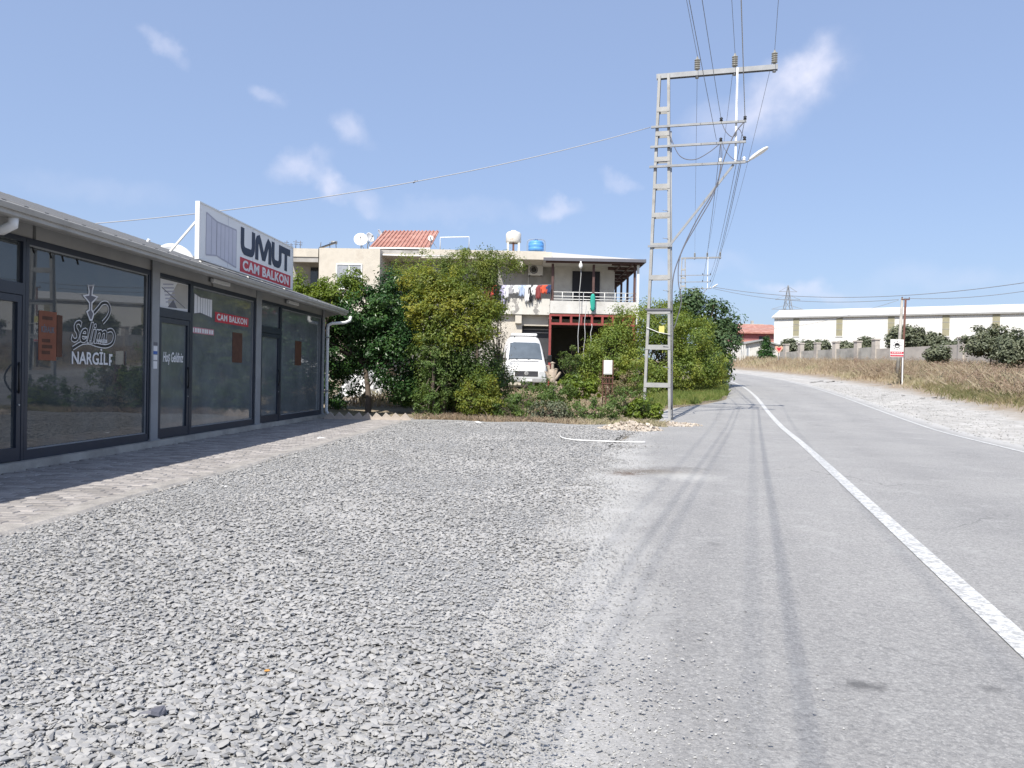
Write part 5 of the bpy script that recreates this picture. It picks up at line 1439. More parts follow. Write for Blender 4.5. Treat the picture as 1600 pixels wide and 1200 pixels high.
# ------------------------------------------------------------------ vegetation
def leaves(centers, rad, per, size, up=.5, flat=.8, seed=0, aspect=.5, outw=None):
    """leaf quads clustered round clump centres; returns verts, faces"""
    r = np.random.default_rng(seed); n = len(centers) * per
    c = np.repeat(centers, per, 0); rr = np.repeat(rad, per)
    o = r.normal(size=(n, 3)); o /= np.linalg.norm(o, axis=1)[:, None] + 1e-9
    k = r.uniform(0, 1, n) ** .45
    p = c + o * (k * rr)[:, None] * np.array([1, 1, flat])
    nm = o * .55 + r.normal(size=(n, 3)) * .42 + np.array([0, 0, up])
    if outw is not None: nm += np.repeat(outw, per, 0) * .55
    nm /= np.linalg.norm(nm, axis=1)[:, None]
    t = r.normal(size=(n, 3)) + np.array([0, 0, -.3]); t -= (t * nm).sum(1)[:, None] * nm; t /= np.linalg.norm(t, axis=1)[:, None] + 1e-9
    s_ = np.cross(nm, t); L_ = size * r.uniform(.6, 1.35, n)
    a = p - t * (L_ * .5)[:, None]; e = p + t * (L_ * .5)[:, None] - nm * (L_ * .08)[:, None]
    w = (L_ * aspect * .5)[:, None]; m_ = p + nm * (L_ * .06)[:, None]
    V = np.stack([a, m_ + s_ * w, e, m_ - s_ * w], 1).reshape(-1, 3)
    return V, np.arange(4 * n).reshape(-1, 4)


def ell(px, py, d, rx, ry, rd=None):
    p = P(px, py, d); k = d / FPX; return (np.array(p), np.array([rx * k, (rd if rd else (rx + ry) / 2 * k), ry * k]))


M['bark'] = mat('bark', (.12, .095, .075), .95, .25, 6, .4, 30)


def plant(name, label, cat, base, ells, m, nclump, per, leaf, crad=(.16, .36), trunk=(.09, .03), seed=1, up=.5, group=None, aspect=.5, trunks=1, limbs=14, trunk_name='trunk', crown_name='crown', fill=.4):
    """plant standing at base (world) whose crown fills the given ellipsoids"""
    r = np.random.default_rng(seed)
    base = Vector(base); t = thing(name, label, cat, base, 0, group); B0 = np.array(base)
    vol = np.array([np.prod(e[1]) ** (2 / 3) for e in ells]); vol /= vol.sum()
    C, Rd, OW = [], [], []
    for (c, rad), w in zip(ells, vol):
        n = max(4, int(nclump * w)); o = r.normal(size=(n, 3)); o /= np.linalg.norm(o, axis=1)[:, None]
        k = r.uniform(fill, 1, n) ** .6
        lump = 1 + .16 * np.sin(o[:, 0] * 5 + seed) * np.cos(o[:, 2] * 4 + o[:, 1] * 3 + seed)
        C.append(c - B0 + o * rad * (k * lump)[:, None]); Rd.append(r.uniform(*crad, n)); OW.append(o)
    C = np.concatenate(C); Rd = np.concatenate(Rd); OW = np.concatenate(OW)
    keep = C[:, 2] > .03; C, Rd, OW = C[keep], Rd[keep], OW[keep]
    V, Fq = leaves(C, Rd, per, leaf, up, .8, seed, aspect, OW)
    V[:, 2] = np.maximum(V[:, 2], .005)
    fastmesh(crown_name, V, Fq, m, t)
    b = MB(); zc = float(np.mean(C[:, 2]))
    cm = C.mean(0)
    for k in range(trunks):
        a = (k - (trunks - 1) / 2) * .35
        hub = Vector((cm[0] * .7 + a, cm[1] * .7, max(.25, zc * .62)))
        pts = [Vector((a * .6, 0, -.1)), Vector((a * .8 + hub.x * .3 + .03, hub.y * .3, hub.z * .4)), hub]
        b.tube(sm([tuple(p) for p in pts], 4), [trunk[0] * (1 - .045 * i) for i in range(9)], 8)
        sel = r.choice(len(C), min(limbs, len(C)), replace=False)
        for i in sel:
            e = Vector(C[i]); mid = hub.lerp(e, .5) + Vector(r.normal(size=3) * .08); 
            b.tube([hub, mid, e], [trunk[0] * .55, trunk[0] * .32, trunk[1] * .35], 5, False)
    b.build(trunk_name, M['bark'], t)
    return t


def g(px, py, d):
    p = P(px, py, d); p.z = h1(p.x, d) - .02; return p


LG = {
    'dark': leafmat('citrus_leaf', [(0, (.02, .05, .018)), (.5, (.04, .10, .028)), (1, (.10, .17, .04))], .25, .35),
    'lime': leafmat('lime_leaf', [(0, (.09, .15, .025)), (.5, (.17, .24, .035)), (1, (.26, .30, .05))], .4),
    'yellow': leafmat('yellowing_leaf', [(0, (.08, .145, .032)), (.4, (.17, .22, .042)), (.8, (.33, .32, .05)), (1, (.41, .34, .07))], .42),
    'green': leafmat('green_leaf', [(0, (.04, .08, .022)), (.5, (.095, .15, .035)), (1, (.20, .24, .055))], .35),
    'feather': leafmat('feathery_leaf', [(0, (.07, .12, .03)), (.5, (.15, .20, .045)), (1, (.27, .29, .06))], .38),
    'olive': leafmat('olive_leaf', [(0, (.085, .10, .065)), (.5, (.14, .16, .10)), (1, (.22, .23, .15))], .2),
    'bush': leafmat('bush_leaf', [(0, (.085, .145, .034)), (.4, (.17, .24, .05)), (.8, (.28, .32, .062)), (1, (.40, .37, .07))], .42),
    'weed': leafmat('weed_leaf', [(0, (.06, .11, .03)), (.5, (.12, .19, .05)), (1, (.22, .26, .10))], .38),
    'twig': leafmat('dry_twig', [(0, (.13, .10, .055)), (.5, (.21, .17, .09)), (1, (.16, .18, .06))], .2),
    'fig': leafmat('broad_leaf', [(0, (.035, .075, .028)), (.5, (.075, .13, .05)), (1, (.14, .19, .09))], .28),
}
plant('citrus_tree', 'dark green citrus tree crowding the end of the shops', 'tree', g(575, 650, 22.6),
      [ell(505, 500, 22.8, 42, 40), ell(560, 488, 22.6, 60, 46), ell(615, 490, 22.4, 45, 62), ell(535, 540, 23.2, 55, 45), ell(520, 600, 23.4, 28, 40, .5), ell(612, 555, 22.4, 40, 48), ell(632, 600, 22.6, 25, 40, .5)], LG['dark'], 330, 120, .10, seed=3, trunk=(.10, .04), crad=(.2, .46), fill=.6)
plant('lemon_tree', 'lime green young tree top just behind the roof sign', 'tree', g(495, 640, 22.0), [ell(474, 452, 22.0, 24, 22), ell(500, 470, 22.0, 30, 20), ell(532, 452, 22.0, 32, 22), ell(552, 436, 22.2, 18, 14), ell(470, 478, 22, 20, 18)], LG['lime'], 95, 80, .09, seed=5, trunk=(.07, .03), crad=(.15, .34), fill=.6)
plant('slender_tree', 'thin olive-brown tree with sparse twigs before the grey house wall', 'tree', g(650, 648, 25.5), [ell(640, 432, 25.5, 32, 34), ell(660, 410, 25.5, 22, 22), ell(625, 455, 25.5, 26, 22), ell(668, 440, 25.4, 24, 24)], LG['bush'], 105, 45, .075, seed=7, trunk=(.06, .02), crad=(.12, .28))
plant('mulberry_tree', 'yellowing broad tree in front of the house, tallest of the row', 'tree', g(690, 652, 21.4),
      [ell(676, 446, 21.5, 26, 20), ell(706, 458, 21.4, 26, 24), ell(655, 478, 21.4, 22, 22), ell(688, 486, 21.2, 32, 26), ell(734, 474, 21.3, 30, 24), ell(760, 496, 21.4, 18, 18), ell(735, 512, 21.2, 32, 18), ell(640, 440, 21.6, 12, 12), ell(716, 428, 21.5, 10, 10), ell(776, 478, 21.4, 9, 9), ell(668, 520, 21.2, 20, 22), ell(700, 526, 21.1, 24, 16)], LG['yellow'], 210, 95, .085, seed=9, trunk=(.09, .035), crad=(.16, .42), fill=.6)
plant('fig_tree', 'dark green leafy mass under the yellowing tree crown', 'tree', g(708, 650, 21.9), [ell(700, 545, 21.8, 52, 42), ell(740, 565, 21.9, 42, 42), ell(690, 595, 21.9, 40, 44), ell(735, 610, 22.1, 46, 36)], LG['green'], 190, 105, .085, seed=10, trunk=(.08, .03), crad=(.2, .46), fill=.6)
plant('feathery_tree', 'tall dark green feathery tree reaching towards the air conditioner', 'tree', g(745, 640, 23.8),
      [ell(735, 425, 23.8, 52, 34), ell(775, 412, 23.8, 32, 18), ell(712, 445, 23.8, 36, 30), ell(752, 465, 23.8, 34, 34), ell(748, 500, 24.2, 34, 36), ell(758, 398, 23.8, 16, 10), ell(800, 416, 23.8, 16, 9), ell(722, 398, 23.8, 12, 9), ell(700, 412, 23.8, 10, 9)], LG['feather'], 230, 85, .08, seed=11, trunk=(.08, .03), aspect=.38, crad=(.14, .38), fill=.6)
plant('climber', 'leafy climber hanging down the trunk below the yellowing tree', 'climber', g(676, 653, 20.9), [ell(672, 560, 20.9, 18, 45, .25), ell(684, 600, 20.9, 20, 40, .25), ell(668, 632, 20.9, 26, 22, .3)], LG['weed'], 95, 50, .07, seed=13, trunk=(.05, .02), crad=(.08, .2))
plant('shrub', 'yellow-green shrub at the foot of the yellowing tree', 'shrub', g(748, 655, 20.9), [ell(752, 608, 20.9, 28, 30), ell(735, 630, 20.9, 30, 24), ell(768, 632, 21, 26, 24)], LG['yellow'], 110, 50, .07, seed=15, trunk=(.03, .012), crad=(.1, .22))
plant('shrub', 'dark shaded shrub under the feathery tree left of the van', 'shrub', g(715, 648, 22.6), [ell(710, 610, 22.6, 40, 42), ell(760, 590, 23, 30, 38), ell(780, 600, 23, 28, 28)], LG['green'], 170, 50, .075, seed=17, trunk=(.03, .012))
plant('twiggy_bush', 'sparse brown twiggy bush beside the left flank of the van', 'bush', g(775, 640, 25), [ell(778, 540, 25, 24, 40), ell(765, 500, 25, 22, 25), ell(790, 575, 25, 22, 28)], LG['twig'], 60, 26, .06, seed=19, trunk=(.03, .01), limbs=40)
for i, (px, py, d, rx, ry, k, lab) in enumerate([(822, 622, 21.6, 40, 26, 'weed', 'pale green weed clump below the van bumper'), (872, 612, 22.6, 34, 24, 'weed', 'grey-green weed clump between the van and the dark garage'), (905, 603, 23.4, 30, 22, 'lime', 'bright green broad-leaved weed before the garage'), (858, 644, 20.6, 36, 20, 'olive', 'dusty grey-green weed clump at the gravel edge'), (925, 642, 20.6, 42, 22, 'weed', 'low weed clump left of the pole foot'), (985, 628, 21.0, 36, 26, 'weed', 'light green bush against the left leg of the pole'), (1008, 640, 20.8, 26, 18, 'lime', 'small leafy plant beside the rubble at the pole foot'), (795, 645, 20.7, 30, 18, 'green', 'dark low weed clump right of the white litter'), (962, 600, 24.5, 34, 24, 'twig', 'dry brown weed clump behind the meter cabinet'), (1000, 590, 25, 34, 36, 'bush', 'tall yellow-green weeds seen through the pole ladder'), (893, 560, 27, 16, 28, 'green', 'upright leafy plant before the dark garage opening')]):
    pass
    plant('weed_clump', lab, 'weeds', g(px, py + ry, d), [ell(px, py, d, rx, ry), ell(px + rx * .5, py + ry * .35, d, rx * .6, ry * .6), ell(px - rx * .5, py + ry * .3, d + .2, rx * .6, ry * .65)], LG[k], int(30 + rx * ry / 30), 40, .072 if k != 'lime' else .11, seed=30 + i, trunk=(.02, .008), crad=(.08, .2), limbs=18, trunk_name='stems', crown_name='foliage', group='weeds along the lot edge')
plant('spreading_bush', 'big yellow-green bush spreading behind the steel pole', 'bush', g(1030, 612, 36),
      [ell(955, 552, 35.5, 38, 40), ell(992, 515, 35.8, 42, 34), ell(1035, 510, 36, 46, 34), ell(1072, 532, 36.4, 44, 38), ell(1104, 565, 36.8, 30, 32), ell(1020, 560, 35.8, 56, 40), ell(1062, 582, 36, 50, 26), ell(922, 575, 35.6, 22, 26), ell(1108, 590, 37, 24, 14), ell(985, 590, 35.8, 40, 20), ell(1012, 484, 36, 14, 10), ell(1052, 484, 36, 12, 12), ell(962, 512, 35.6, 14, 12)], LG['bush'], 400, 115, .115, seed=51, trunk=(.09, .035), trunks=3, crad=(.3, .72), fill=.6)
plant('round_tree', 'dark broad-leaved tree standing right of the yellow-green bush', 'tree', g(1100, 604, 43),
      [ell(1070, 488, 43, 30, 24), ell(1106, 494, 43, 36, 30), ell(1128, 530, 43, 25, 36), ell(1090, 530, 43.4, 42, 36), ell(1114, 562, 43, 30, 28), ell(1118, 584, 43, 22, 14), ell(1080, 466, 43, 14, 12), ell(1142, 505, 43, 10, 12)], LG['fig'], 210, 72, .18, seed=53, trunk=(.14, .05), crad=(.3, .72), aspect=.65, fill=.6)
plant('spreading_bush', 'low yellowish shrub where the bush meets the road bend', 'bush', g(1122, 602, 40), [ell(1120, 590, 40, 14, 13), ell(1106, 597, 40, 16, 9)], LG['yellow'], 50, 46, .10, seed=55, trunk=(.03, .01))

# dark mass of the overgrown lot behind the trees
plant('hedge', 'dark shaded hedge filling the lot behind the citrus tree', 'hedge', g(560, 640, 25.5), [ell(530, 560, 25.5, 55, 75, .6), ell(610, 520, 25.5, 60, 70, .6), ell(680, 560, 25, 60, 60, .6), ell(640, 610, 25.2, 40, 30, .5)], LG['dark'], 260, 50, .12, seed=61, trunk=(.04, .02), crad=(.25, .5))


def blades(pts, h, w, lean=.35, seed=0, seg=1):
    r = np.random.default_rng(seed); n = len(pts)
    a = r.uniform(0, 6.28, n); d = np.stack([np.cos(a), np.sin(a), np.zeros(n)], 1); sd = np.stack([-np.sin(a), np.cos(a), np.zeros(n)], 1)
    sd = np.where(r.uniform(size=(n, 1)) < .5, sd, np.array([[1., 0, 0]]))
    ln = r.normal(0, lean, n)
    tip = pts + d * (ln * h)[:, None] + np.array([0, 0, 1.]) * h[:, None]
    mid = pts + d * (ln * h * .35)[:, None] + np.array([0, 0, .55]) * h[:, None]
    V = np.stack([pts - sd * w[:, None] * .5, pts + sd * w[:, None] * .5, mid + sd * w[:, None] * .38, tip, mid - sd * w[:, None] * .38], 1).reshape(-1, 3)
    return V, np.arange(5 * n).reshape(-1, 5)


def grass(name, label, cat, pts, h, w, m, seed, lean=.35):
    V, Fq = blades(pts, h, w, lean, seed); o = fastmesh(name, V, Fq, m); return tag(o, label, cat, kind='stuff')


DRY = leafmat('dry_grass', [(0, (.24, .21, .12)), (.25, (.32, .24, .18)), (.45, (.43, .35, .26)), (.65, (.48, .42, .31)), (.85, (.35, .33, .20)), (1, (.25, .25, .13))], .25, .8, .28)
DRY2 = leafmat('dry_brush', [(0, (.22, .145, .12)), (.4, (.34, .25, .20)), (.7, (.40, .33, .25)), (1, (.21, .22, .11))], .25, .8, .5)
MIXG = leafmat('mixed_weeds', [(0, (.13, .15, .06)), (.4, (.21, .21, .10)), (.7, (.33, .28, .17)), (1, (.26, .20, .13))], .3, .7, .6)
GRS = leafmat('verge_grass', [(0, (.11, .17, .045)), (.5, (.20, .26, .07)), (1, (.36, .34, .14))], .45, .6)


def field_pts(n, y0, y1, r0, r1, seed, edge=.6):
    r = np.random.default_rng(seed); y = y0 + (y1 - y0) * r.uniform(0, 1, n) ** 1.2
    r0 = r0 + .25 * np.sin(y * .33)
    rr = r0 + (r1 - r0) * r.uniform(0, 1, n) ** 1.15 + edge * .35 * np.sin(y * .5 + seed) + r.normal(0, .4, n)
    x = CL(y) + rr
    k = x < .78 * y + 8; x, y, rr = x[k], y[k], rr[k]
    return np.stack([x, y, H(x, y) - .03], -1), rr, r


p_, rr_, r_ = field_pts(52000, 17, 62, 9.6, 30, 71)
ht = (.25 + .48 * sstep((rr_ - 9.3) / 2.5)) * r_.uniform(.45, 1.2, len(p_)) * (.55 + .45 * (1 + np.sin(p_[:, 0] * 1.3 + np.sin(p_[:, 1] * .9) * 2) * np.cos(p_[:, 1] * 1.1 + p_[:, 0] * .4)) / 1.2)
grass('dry_grass', 'dry tan and brown grass covering the field right of the road', 'grass', p_, ht, .010 + .0006 * p_[:, 1], DRY, 71, .75)
p_, rr_, r_ = field_pts(22000, 58, 100, 9.7, 34, 72)
ht = (.3 + .4 * sstep((rr_ - 9.3) / 3)) * r_.uniform(.6, 1.3, len(p_))
grass('dry_grass', 'far dry grass below the concrete wall at the road bend', 'grass', p_, ht, .05 + 0 * rr_, DRY, 73, .4)
# brushy clumps rising out of the dry grass
p_, rr_, r_ = field_pts(1500, 19, 75, 10.3, 26, 74)
zz_ = r_.uniform(.25, .75, len(p_)); V, Fq = leaves(p_ + np.stack([0 * zz_, 0 * zz_, zz_], -1), r_.uniform(.25, .7, len(p_)), 50, .12, .3, .9, 75, .28)
tag(fastmesh('dry_brush', V, Fq, DRY2), 'brown brushwood standing in the dry field', 'brush', kind='stuff')
# green strip along the field's front edge
p_, rr_, r_ = field_pts(9000, 24, 42, 9.4, 12.5, 76, .5)
grass('green_weeds', 'low green weeds along the front edge of the dry field', 'weeds', p_, .30 * r_.uniform(.4, 1.3, len(p_)), .02 + 0 * rr_, MIXG, 77, .8)
# verge grass left of the road beside the bush, and weeds along the lot edge
r_ = np.random.default_rng(80); n = 16000
y = r_.uniform(24.5, 50, n); x = CL(y) - np.interp(y, [26, 27.3, 29, 33.3, 41.5, 50], [3.6, 3.5, 2.5, 1.35, 1.0, .85]) - .1 - np.abs(r_.normal(0, 1.9, n)) - .15 * np.sin(y * 2.1)
k = x > 3.5; x, y = x[k], y[k]
grass('verge_grass', 'short green grass on the verge below the big bush', 'grass', np.stack([x, y, H(x, y) - .02], -1), .22 * r_.uniform(.4, 1.5, len(x)), .02 + 0 * x, GRS, 81, .5)
n = 5200; x = r_.uniform(-2.6, 4.0, n); y = 20.1 - .12 * x + np.abs(r_.normal(0, .55, n)) + .2 * np.sin(x * 2.7)
grass('edge_weeds', 'thin dry and green grass tufts along the back edge of the gravel', 'grass', np.stack([x, y, H(x, y) - .02], -1), .13 * r_.uniform(.2, 1.7, n), .014 + 0 * x, DRY, 83, .9)
n = 9000; x = r_.uniform(-5.5, 6, n); y = r_.uniform(20.6, 33, n)
k = ~((np.abs(x - .65) < 1.4) & (y > 32.5)) & (x < CL(y) - 4.6) & ~((x < -.6) & (y < 24.5)); x, y = x[k], y[k]
grass('lot_grass', 'rough dry grass on the overgrown lot before the house', 'grass', np.stack([x, y, H(x, y) - .02], -1), .30 * r_.uniform(.3, 1.5, len(x)), .025 + 0 * x, DRY, 85, .6)

# ------------------------------------------------------------------ right side: wall, warehouse, houses
WA, WB = P(1222, 560, 86), P(1508, 560, 58)
wd = Vector((WB.x - WA.x, WB.y - WA.y, 0)); 
wlen = wd.length; wd.normalize(); WRZ = math.atan2(wd.y, wd.x)


def wall_u(px):
    d = ray(px, 560); nn = Vector((-wd.y, wd.x, 0)); o = Vector((WA.x, WA.y, HC)); t = (o - CAM).dot(nn) / d.dot(nn); p = CAM + d * t; return (Vector((p.x, p.y, 0)) - Vector((WA.x, WA.y, 0))).dot(wd)


WZ = h1(WA.x, WA.y)
M['oldwall'] = mat('weathered_concrete_wall', (.40, .385, .35), .95, .15, .8, .3, 12, col2=(.28, .27, .25), c2s=.9)
M['oldwall2'] = mat('pinkish_concrete_wall', (.47, .43, .385), .95, .12, .8, .3, 12, col2=(.36, .33, .30), c2s=.9)
cw = thing('concrete_wall', 'long weathered concrete wall with square pillars beyond the dry field', 'wall', (WA.x, WA.y, WZ), WRZ)


def top_at(u, py):
    """height above WZ on the wall line at distance u for a photo row"""
    p = Vector((WA.x, WA.y, 0)) + wd * u; lo, hi = -5, 20
    for _ in range(40):
        mz = (lo + hi) / 2; q = Vector((p.x, p.y, mz)) - CAM; yy = 600 - FPX * q.dot(_U) / q.dot(_F)
        if yy > py: lo = mz
        else: hi = mz
    return lo - WZ


pil = [1226.5, 1249.5, 1275, 1304, 1338, 1366, 1502]
us_ = [wall_u(p) for p in pil]; pw = .55
tops = [549, 549.5, 548, 546.5, 544.5, 543, 542]
ptop = [539, 537.5, 537, 535.5, 534.5, 531.5, 529]
edges = [us_[0] - 1.2] + us_ + [us_[-1] + 40]
for i in range(len(edges) - 1):
    a, c = edges[i] + (pw / 2 if i else 0), edges[i + 1] - (pw / 2 if i < len(us_) else 0)
    zt = top_at((a + c) / 2 if i < len(us_) else a, tops[min(i, 6)])
    b = MB(); b.box(a + .003, c - .003, 0, .22, -2.6, zt); b.build('wall_panel', M['oldwall2' if i >= 6 else 'oldwall'], cw)
for i, u in enumerate(us_):
    zt = top_at(u, ptop[i]); b = MB(); b.box(u - pw / 2, u + pw / 2, -.12, .34, -2.6, zt); b.box(u - pw / 2 - .06, u + pw / 2 + .06, -.18, .40, zt + .001, zt + .12); b.build('pillar', M['oldwall2'], cw)

A0, B0 = P(1208.5, 560, 100), P(1600, 560, 86)
hd = Vector((B0.x - A0.x, B0.y - A0.y, 0)).normalized(); hn = Vector((-hd.y, hd.x, 0)); HRZ = math.atan2(hd.y, hd.x)
gz0 = h1(A0.x, A0.y) - .5
ware = thing('warehouse', 'long white metal-clad warehouse with narrow beige window strips', 'warehouse', (A0.x, A0.y, gz0), HRZ)
M['clad'] = mat('white_cladding', (.66, .655, .63), .5, .05, .4)
n, l = nt(M['clad']); tc = n.new('ShaderNodeTexCoord'); wv = n.new('ShaderNodeTexWave'); wv.inputs['Scale'].default_value = 1.3; l.new(tc.outputs['Object'], wv.inputs[0])
bp = n.new('ShaderNodeBump'); bp.inputs['Strength'].default_value = .5; bp.inputs['Distance'].default_value = .05; l.new(wv.outputs['Fac'], bp.inputs['Height']); l.new(bp.outputs[0], n['Principled BSDF'].inputs['Normal'])
ez = P(1208.5, 496.5, 100).z - gz0; rz_ = P(1216, 486.5, 104).z - gz0
WL = 78.0
b = MB(); b.prism([(0, -3), (9, -3), (9, ez), (4.5, rz_ - .2), (0, ez)], 0, WL, 'yz'); b.build('walls', M['clad'], ware)
b = MB(); b.prism([(-.25, ez - .02), (4.5, rz_), (9.3, ez - .1), (9.3, ez + .06), (4.5, rz_ + .14), (-.25, ez + .10)], -.3, WL + .3, 'yz'); b.build('roof', M['clad'], ware)
b = MB(); b.box(-.2, WL, -.30, -.251, ez - .12, ez + .08); b.build('gutter', M['panel'], ware)
M['poly'] = mat('beige_polycarbonate', (.30, .28, .19), .4, .1, 2)


def wh_u(px, py=510):
    d = ray(px, py); o = Vector((A0.x, A0.y, HC)); t = (o - CAM).dot(hn) / d.dot(hn); p = CAM + d * t; return (Vector((p.x, p.y, 0)) - Vector((A0.x, A0.y, 0))).dot(hd), p.z - gz0


wpx = [1244, 1311.5, 1392.5, 1478, 1556.5]
uu_ = [wh_u(p)[0] for p in wpx]; gap = (uu_[-1] - uu_[0]) / 4
for k, u in enumerate(uu_ + [uu_[-1] + gap * (i + 1) for i in range(3)]):
    zb2 = wh_u(min(wpx[min(k, 4)], 1556), 525)[1]
    b = MB(); b.box(u - .36, u + .36, -.05, -.004, zb2, ez - .14); o = b.build('window_strip', M['poly'], ware)
    for j in (1, 2): 
        zz = zb2 + (ez - .14 - zb2) * j / 3; b = MB(); b.box(u - .37, u + .37, -.07, -.052, zz - .03, zz + .03); b.build('glazing_bar', M['panel'], o)
    b = MB(); b.box(u - .42, u + .42, -.09, -.003, zb2 - .10, zb2 - .001); b.build('sill', M['clad'], o)

# red-roofed house, white hut, far block
M['redwall'] = mat('dull_red_wall', (.27, .12, .12), .9, .1, 1)
c = P(1178, 570, 118); c.z = h1(c.x, 118) - 1
t = thing('red_house', 'dull red house with pale tiled roof beyond the road bend', 'house', c)
x0, x1 = P(1146, 540, 118).x - c.x, P(1222, 540, 118).x - c.x
z1, z2 = P(1178, 521, 118).z - c.z, P(1178, 513.5, 124).z - c.z
b = MB(); b.box(x0, x1, 0, 12, -2, z1); b.build('wall', M['redwall'], t)
b = MB(); b.prism([(-.6, z1 - .05), (6, z2 + .5), (12.6, z1 - .05), (12.6, z1 + .12), (6, z2 + .7), (-.6, z1 + .14)], x0 - .4, x1 + .4, 'yz'); b.build('roof', M['redroof'], t)
for px0, px1, py0, py1 in ((1186, 1201, 525.5, 532), (1150, 1159, 523, 530)):
    a, e = P(px0, py0, 118) - c, P(px1, py1, 118) - c; b = MB(); b.box(a.x, e.x, -.06, -.003, e.z, a.z); o = b.build('window', M['pane'], t)
    b = MB(); b.box(a.x - .15, e.x + .15, -.12, -.002, e.z - .15, e.z - .01); b.build('sill', M['redwall'], o)
e = P(1190, 532.5, 115) - c
b = MB(); b.prism([(-4, e.z - .9), (-.01, e.z + .2), (-.01, e.z + .05), (-4, e.z - 1.05)], x0, x0 + (x1 - x0) * .85, 'yz'); b.build('lean_to_roof', M['redroof'], t)
c = P(1172, 507, 160)
t = thing('far_house', 'tiny cream flat-roofed house top above the red house', 'house', (c.x, 160, h1(c.x, 160)))
zt_ = P(1172, 508, 160).z - h1(c.x, 160)
b = MB(); b.box(-2.2, 2.6, 0, 8, -2, zt_); b.build('wall', M['plaster'], t); b = MB(); b.box(-2.4, 2.8, -.2, 8.2, zt_ + .001, zt_ + .25); b.build('roof', M['plaster'], t); b = MB(); b.box(1.2, 1.7, 3, 3.6, zt_ + .251, zt_ + 1.2); b.build('chimney', M['plaster2'], t)

c = P(1178, 572, 99); c.z = h1(c.x, 99) - .3
t = thing('white_hut', 'small white building with low gable and barred window at the bend', 'building', c)
x0, x1 = P(1150, 555, 99).x - c.x, P(1219, 555, 99).x - c.x; xm = (x0 + x1) / 2 + .3
ze, zr = P(1152, 539, 99).z - c.z, P(1190, 532, 99).z - c.z
b = MB(); b.prism([(x0, -1), (x1, -1), (x1, ze - .1), (xm, zr - .12), (x0, ze - .1)], 0, 7, 'xz'); b.build('wall', M['whitewash'], t)
b = MB(); b.prism([(x0 - .5, ze - .2), (xm, zr - .05), (x1 + .5, ze - .2), (x1 + .5, ze - .02), (xm, zr + .14), (x0 - .5, ze - .02)], -.5, 7.3, 'xz'); b.build('roof', M['panel'], t)
a, e = P(1156, 543, 99) - c, P(1170, 562, 99) - c
b = MB(); b.box(a.x, e.x, -.05, -.003, e.z, a.z); o = b.build('window', M['curtain'], t)
b = MB()
for k in range(4): xx = a.x + (e.x - a.x) * k / 3; b.box(xx - .05, xx + .05, -.09, -.052, e.z, a.z)
b.build('window_bar', M['white'], o)
c = P(1148, 575, 92); c.z = h1(c.x, 92)
t = thing('slat_fence', 'pale slatted gate left of the white building', 'fence', c)
for k in range(9):
    b = MB(); b.box(-1.1 + k * .27, -.90 + k * .27, 0, .03, .05, 2.2 + .04 * (k % 2)); b.build('slat', M['whitewash'], t)
b = MB(); b.box(-1.2, 1.4, .031, .08, .5, .6); b.box(-1.2, 1.4, .031, .08, 1.7, 1.8); b.build('rail', M['panel'], t)
plant('conifer', 'small dark conifer before the white building', 'tree', g(1198, 575, 90), [ell(1197, 560, 90, 15, 8), ell(1197, 550, 90, 10, 8), ell(1197, 540, 90, 6, 8), ell(1197, 532, 90, 3, 6)], LG['dark'], 110, 40, .30, seed=91, crad=(.3, .6), trunk=(.15, .05), aspect=.35)
c = P(1217, 546, 84); 
t = thing('heart_sign', 'small heart-shaped orange and white sign on a post', 'sign', (c.x, 84, h1(c.x, 84)))
hz_ = c.z - h1(c.x, 84)
hp = [(0, -.42), (.42, .05), (.44, .28), (.28, .40), (.08, .33), (0, .22), (-.08, .33), (-.28, .40), (-.44, .28), (-.42, .05)]
b = MB(); b.prism([(x, hz_ + z_) for x, z_ in hp], -.03, .03, 'xz'); o = b.build('board', mat('pale_orange', (.60, .36, .26), .6, .15, 3), t)
b = MB(); b.prism([(x * .5, hz_ + z_ * .5 + .02) for x, z_ in hp], -.04, -.031, 'xz'); b.build('heart', M['red'], o)
b = MB(); b.box(-.04, .04, .031, .1, -.2, hz_ + .2); b.build('post', M['steel'], t)
# lattice pylon far away
c = P(1228, 600, 340); gz_ = h1(c.x, 340)
t = thing('transmission_tower', 'faint lattice transmission tower above the warehouse ridge', 'pylon', (c.x, 340, gz_))
zt_ = P(1230, 446, 340).z - gz_
zs = np.linspace(0, zt_, 13)
hw2 = lambda z_: 3.6 * (1 - z_ / zt_) ** 1.0 + .7 if z_ < zt_ * .72 else 1.6 * (1 - z_ / zt_) / .28 * .9 + .12
b = MB(); cr_ = [(-1, -1), (1, -1), (1, 1), (-1, 1)]
for i in range(12):
    w0, w1 = hw2(zs[i]), hw2(zs[i + 1])
    for k in range(4):
        a, e = cr_[k], cr_[(k + 1) % 4]
        b.beam((a[0] * w0, a[1] * w0, zs[i]), (a[0] * w1, a[1] * w1, zs[i + 1]), .22, .22)
        b.beam((a[0] * w0, a[1] * w0, zs[i]), (e[0] * w1, e[1] * w1, zs[i + 1]), .13, .13)
b.build('lattice_body', M['steel'], t)
for z_, ln in ((zt_ * .73, 7.2), (zt_ * .84, 5.6), (zt_ * .93, 4.0)):
    b = MB(); b.beam((-ln, 0, z_), (ln, 0, z_), .2, .2)
    for s in (-1, 1): b.beam((s * ln, 0, z_), (s * .6, 0, z_ + 2.0), .14, .14)
    b.build('crossarm', M['steel'], t)
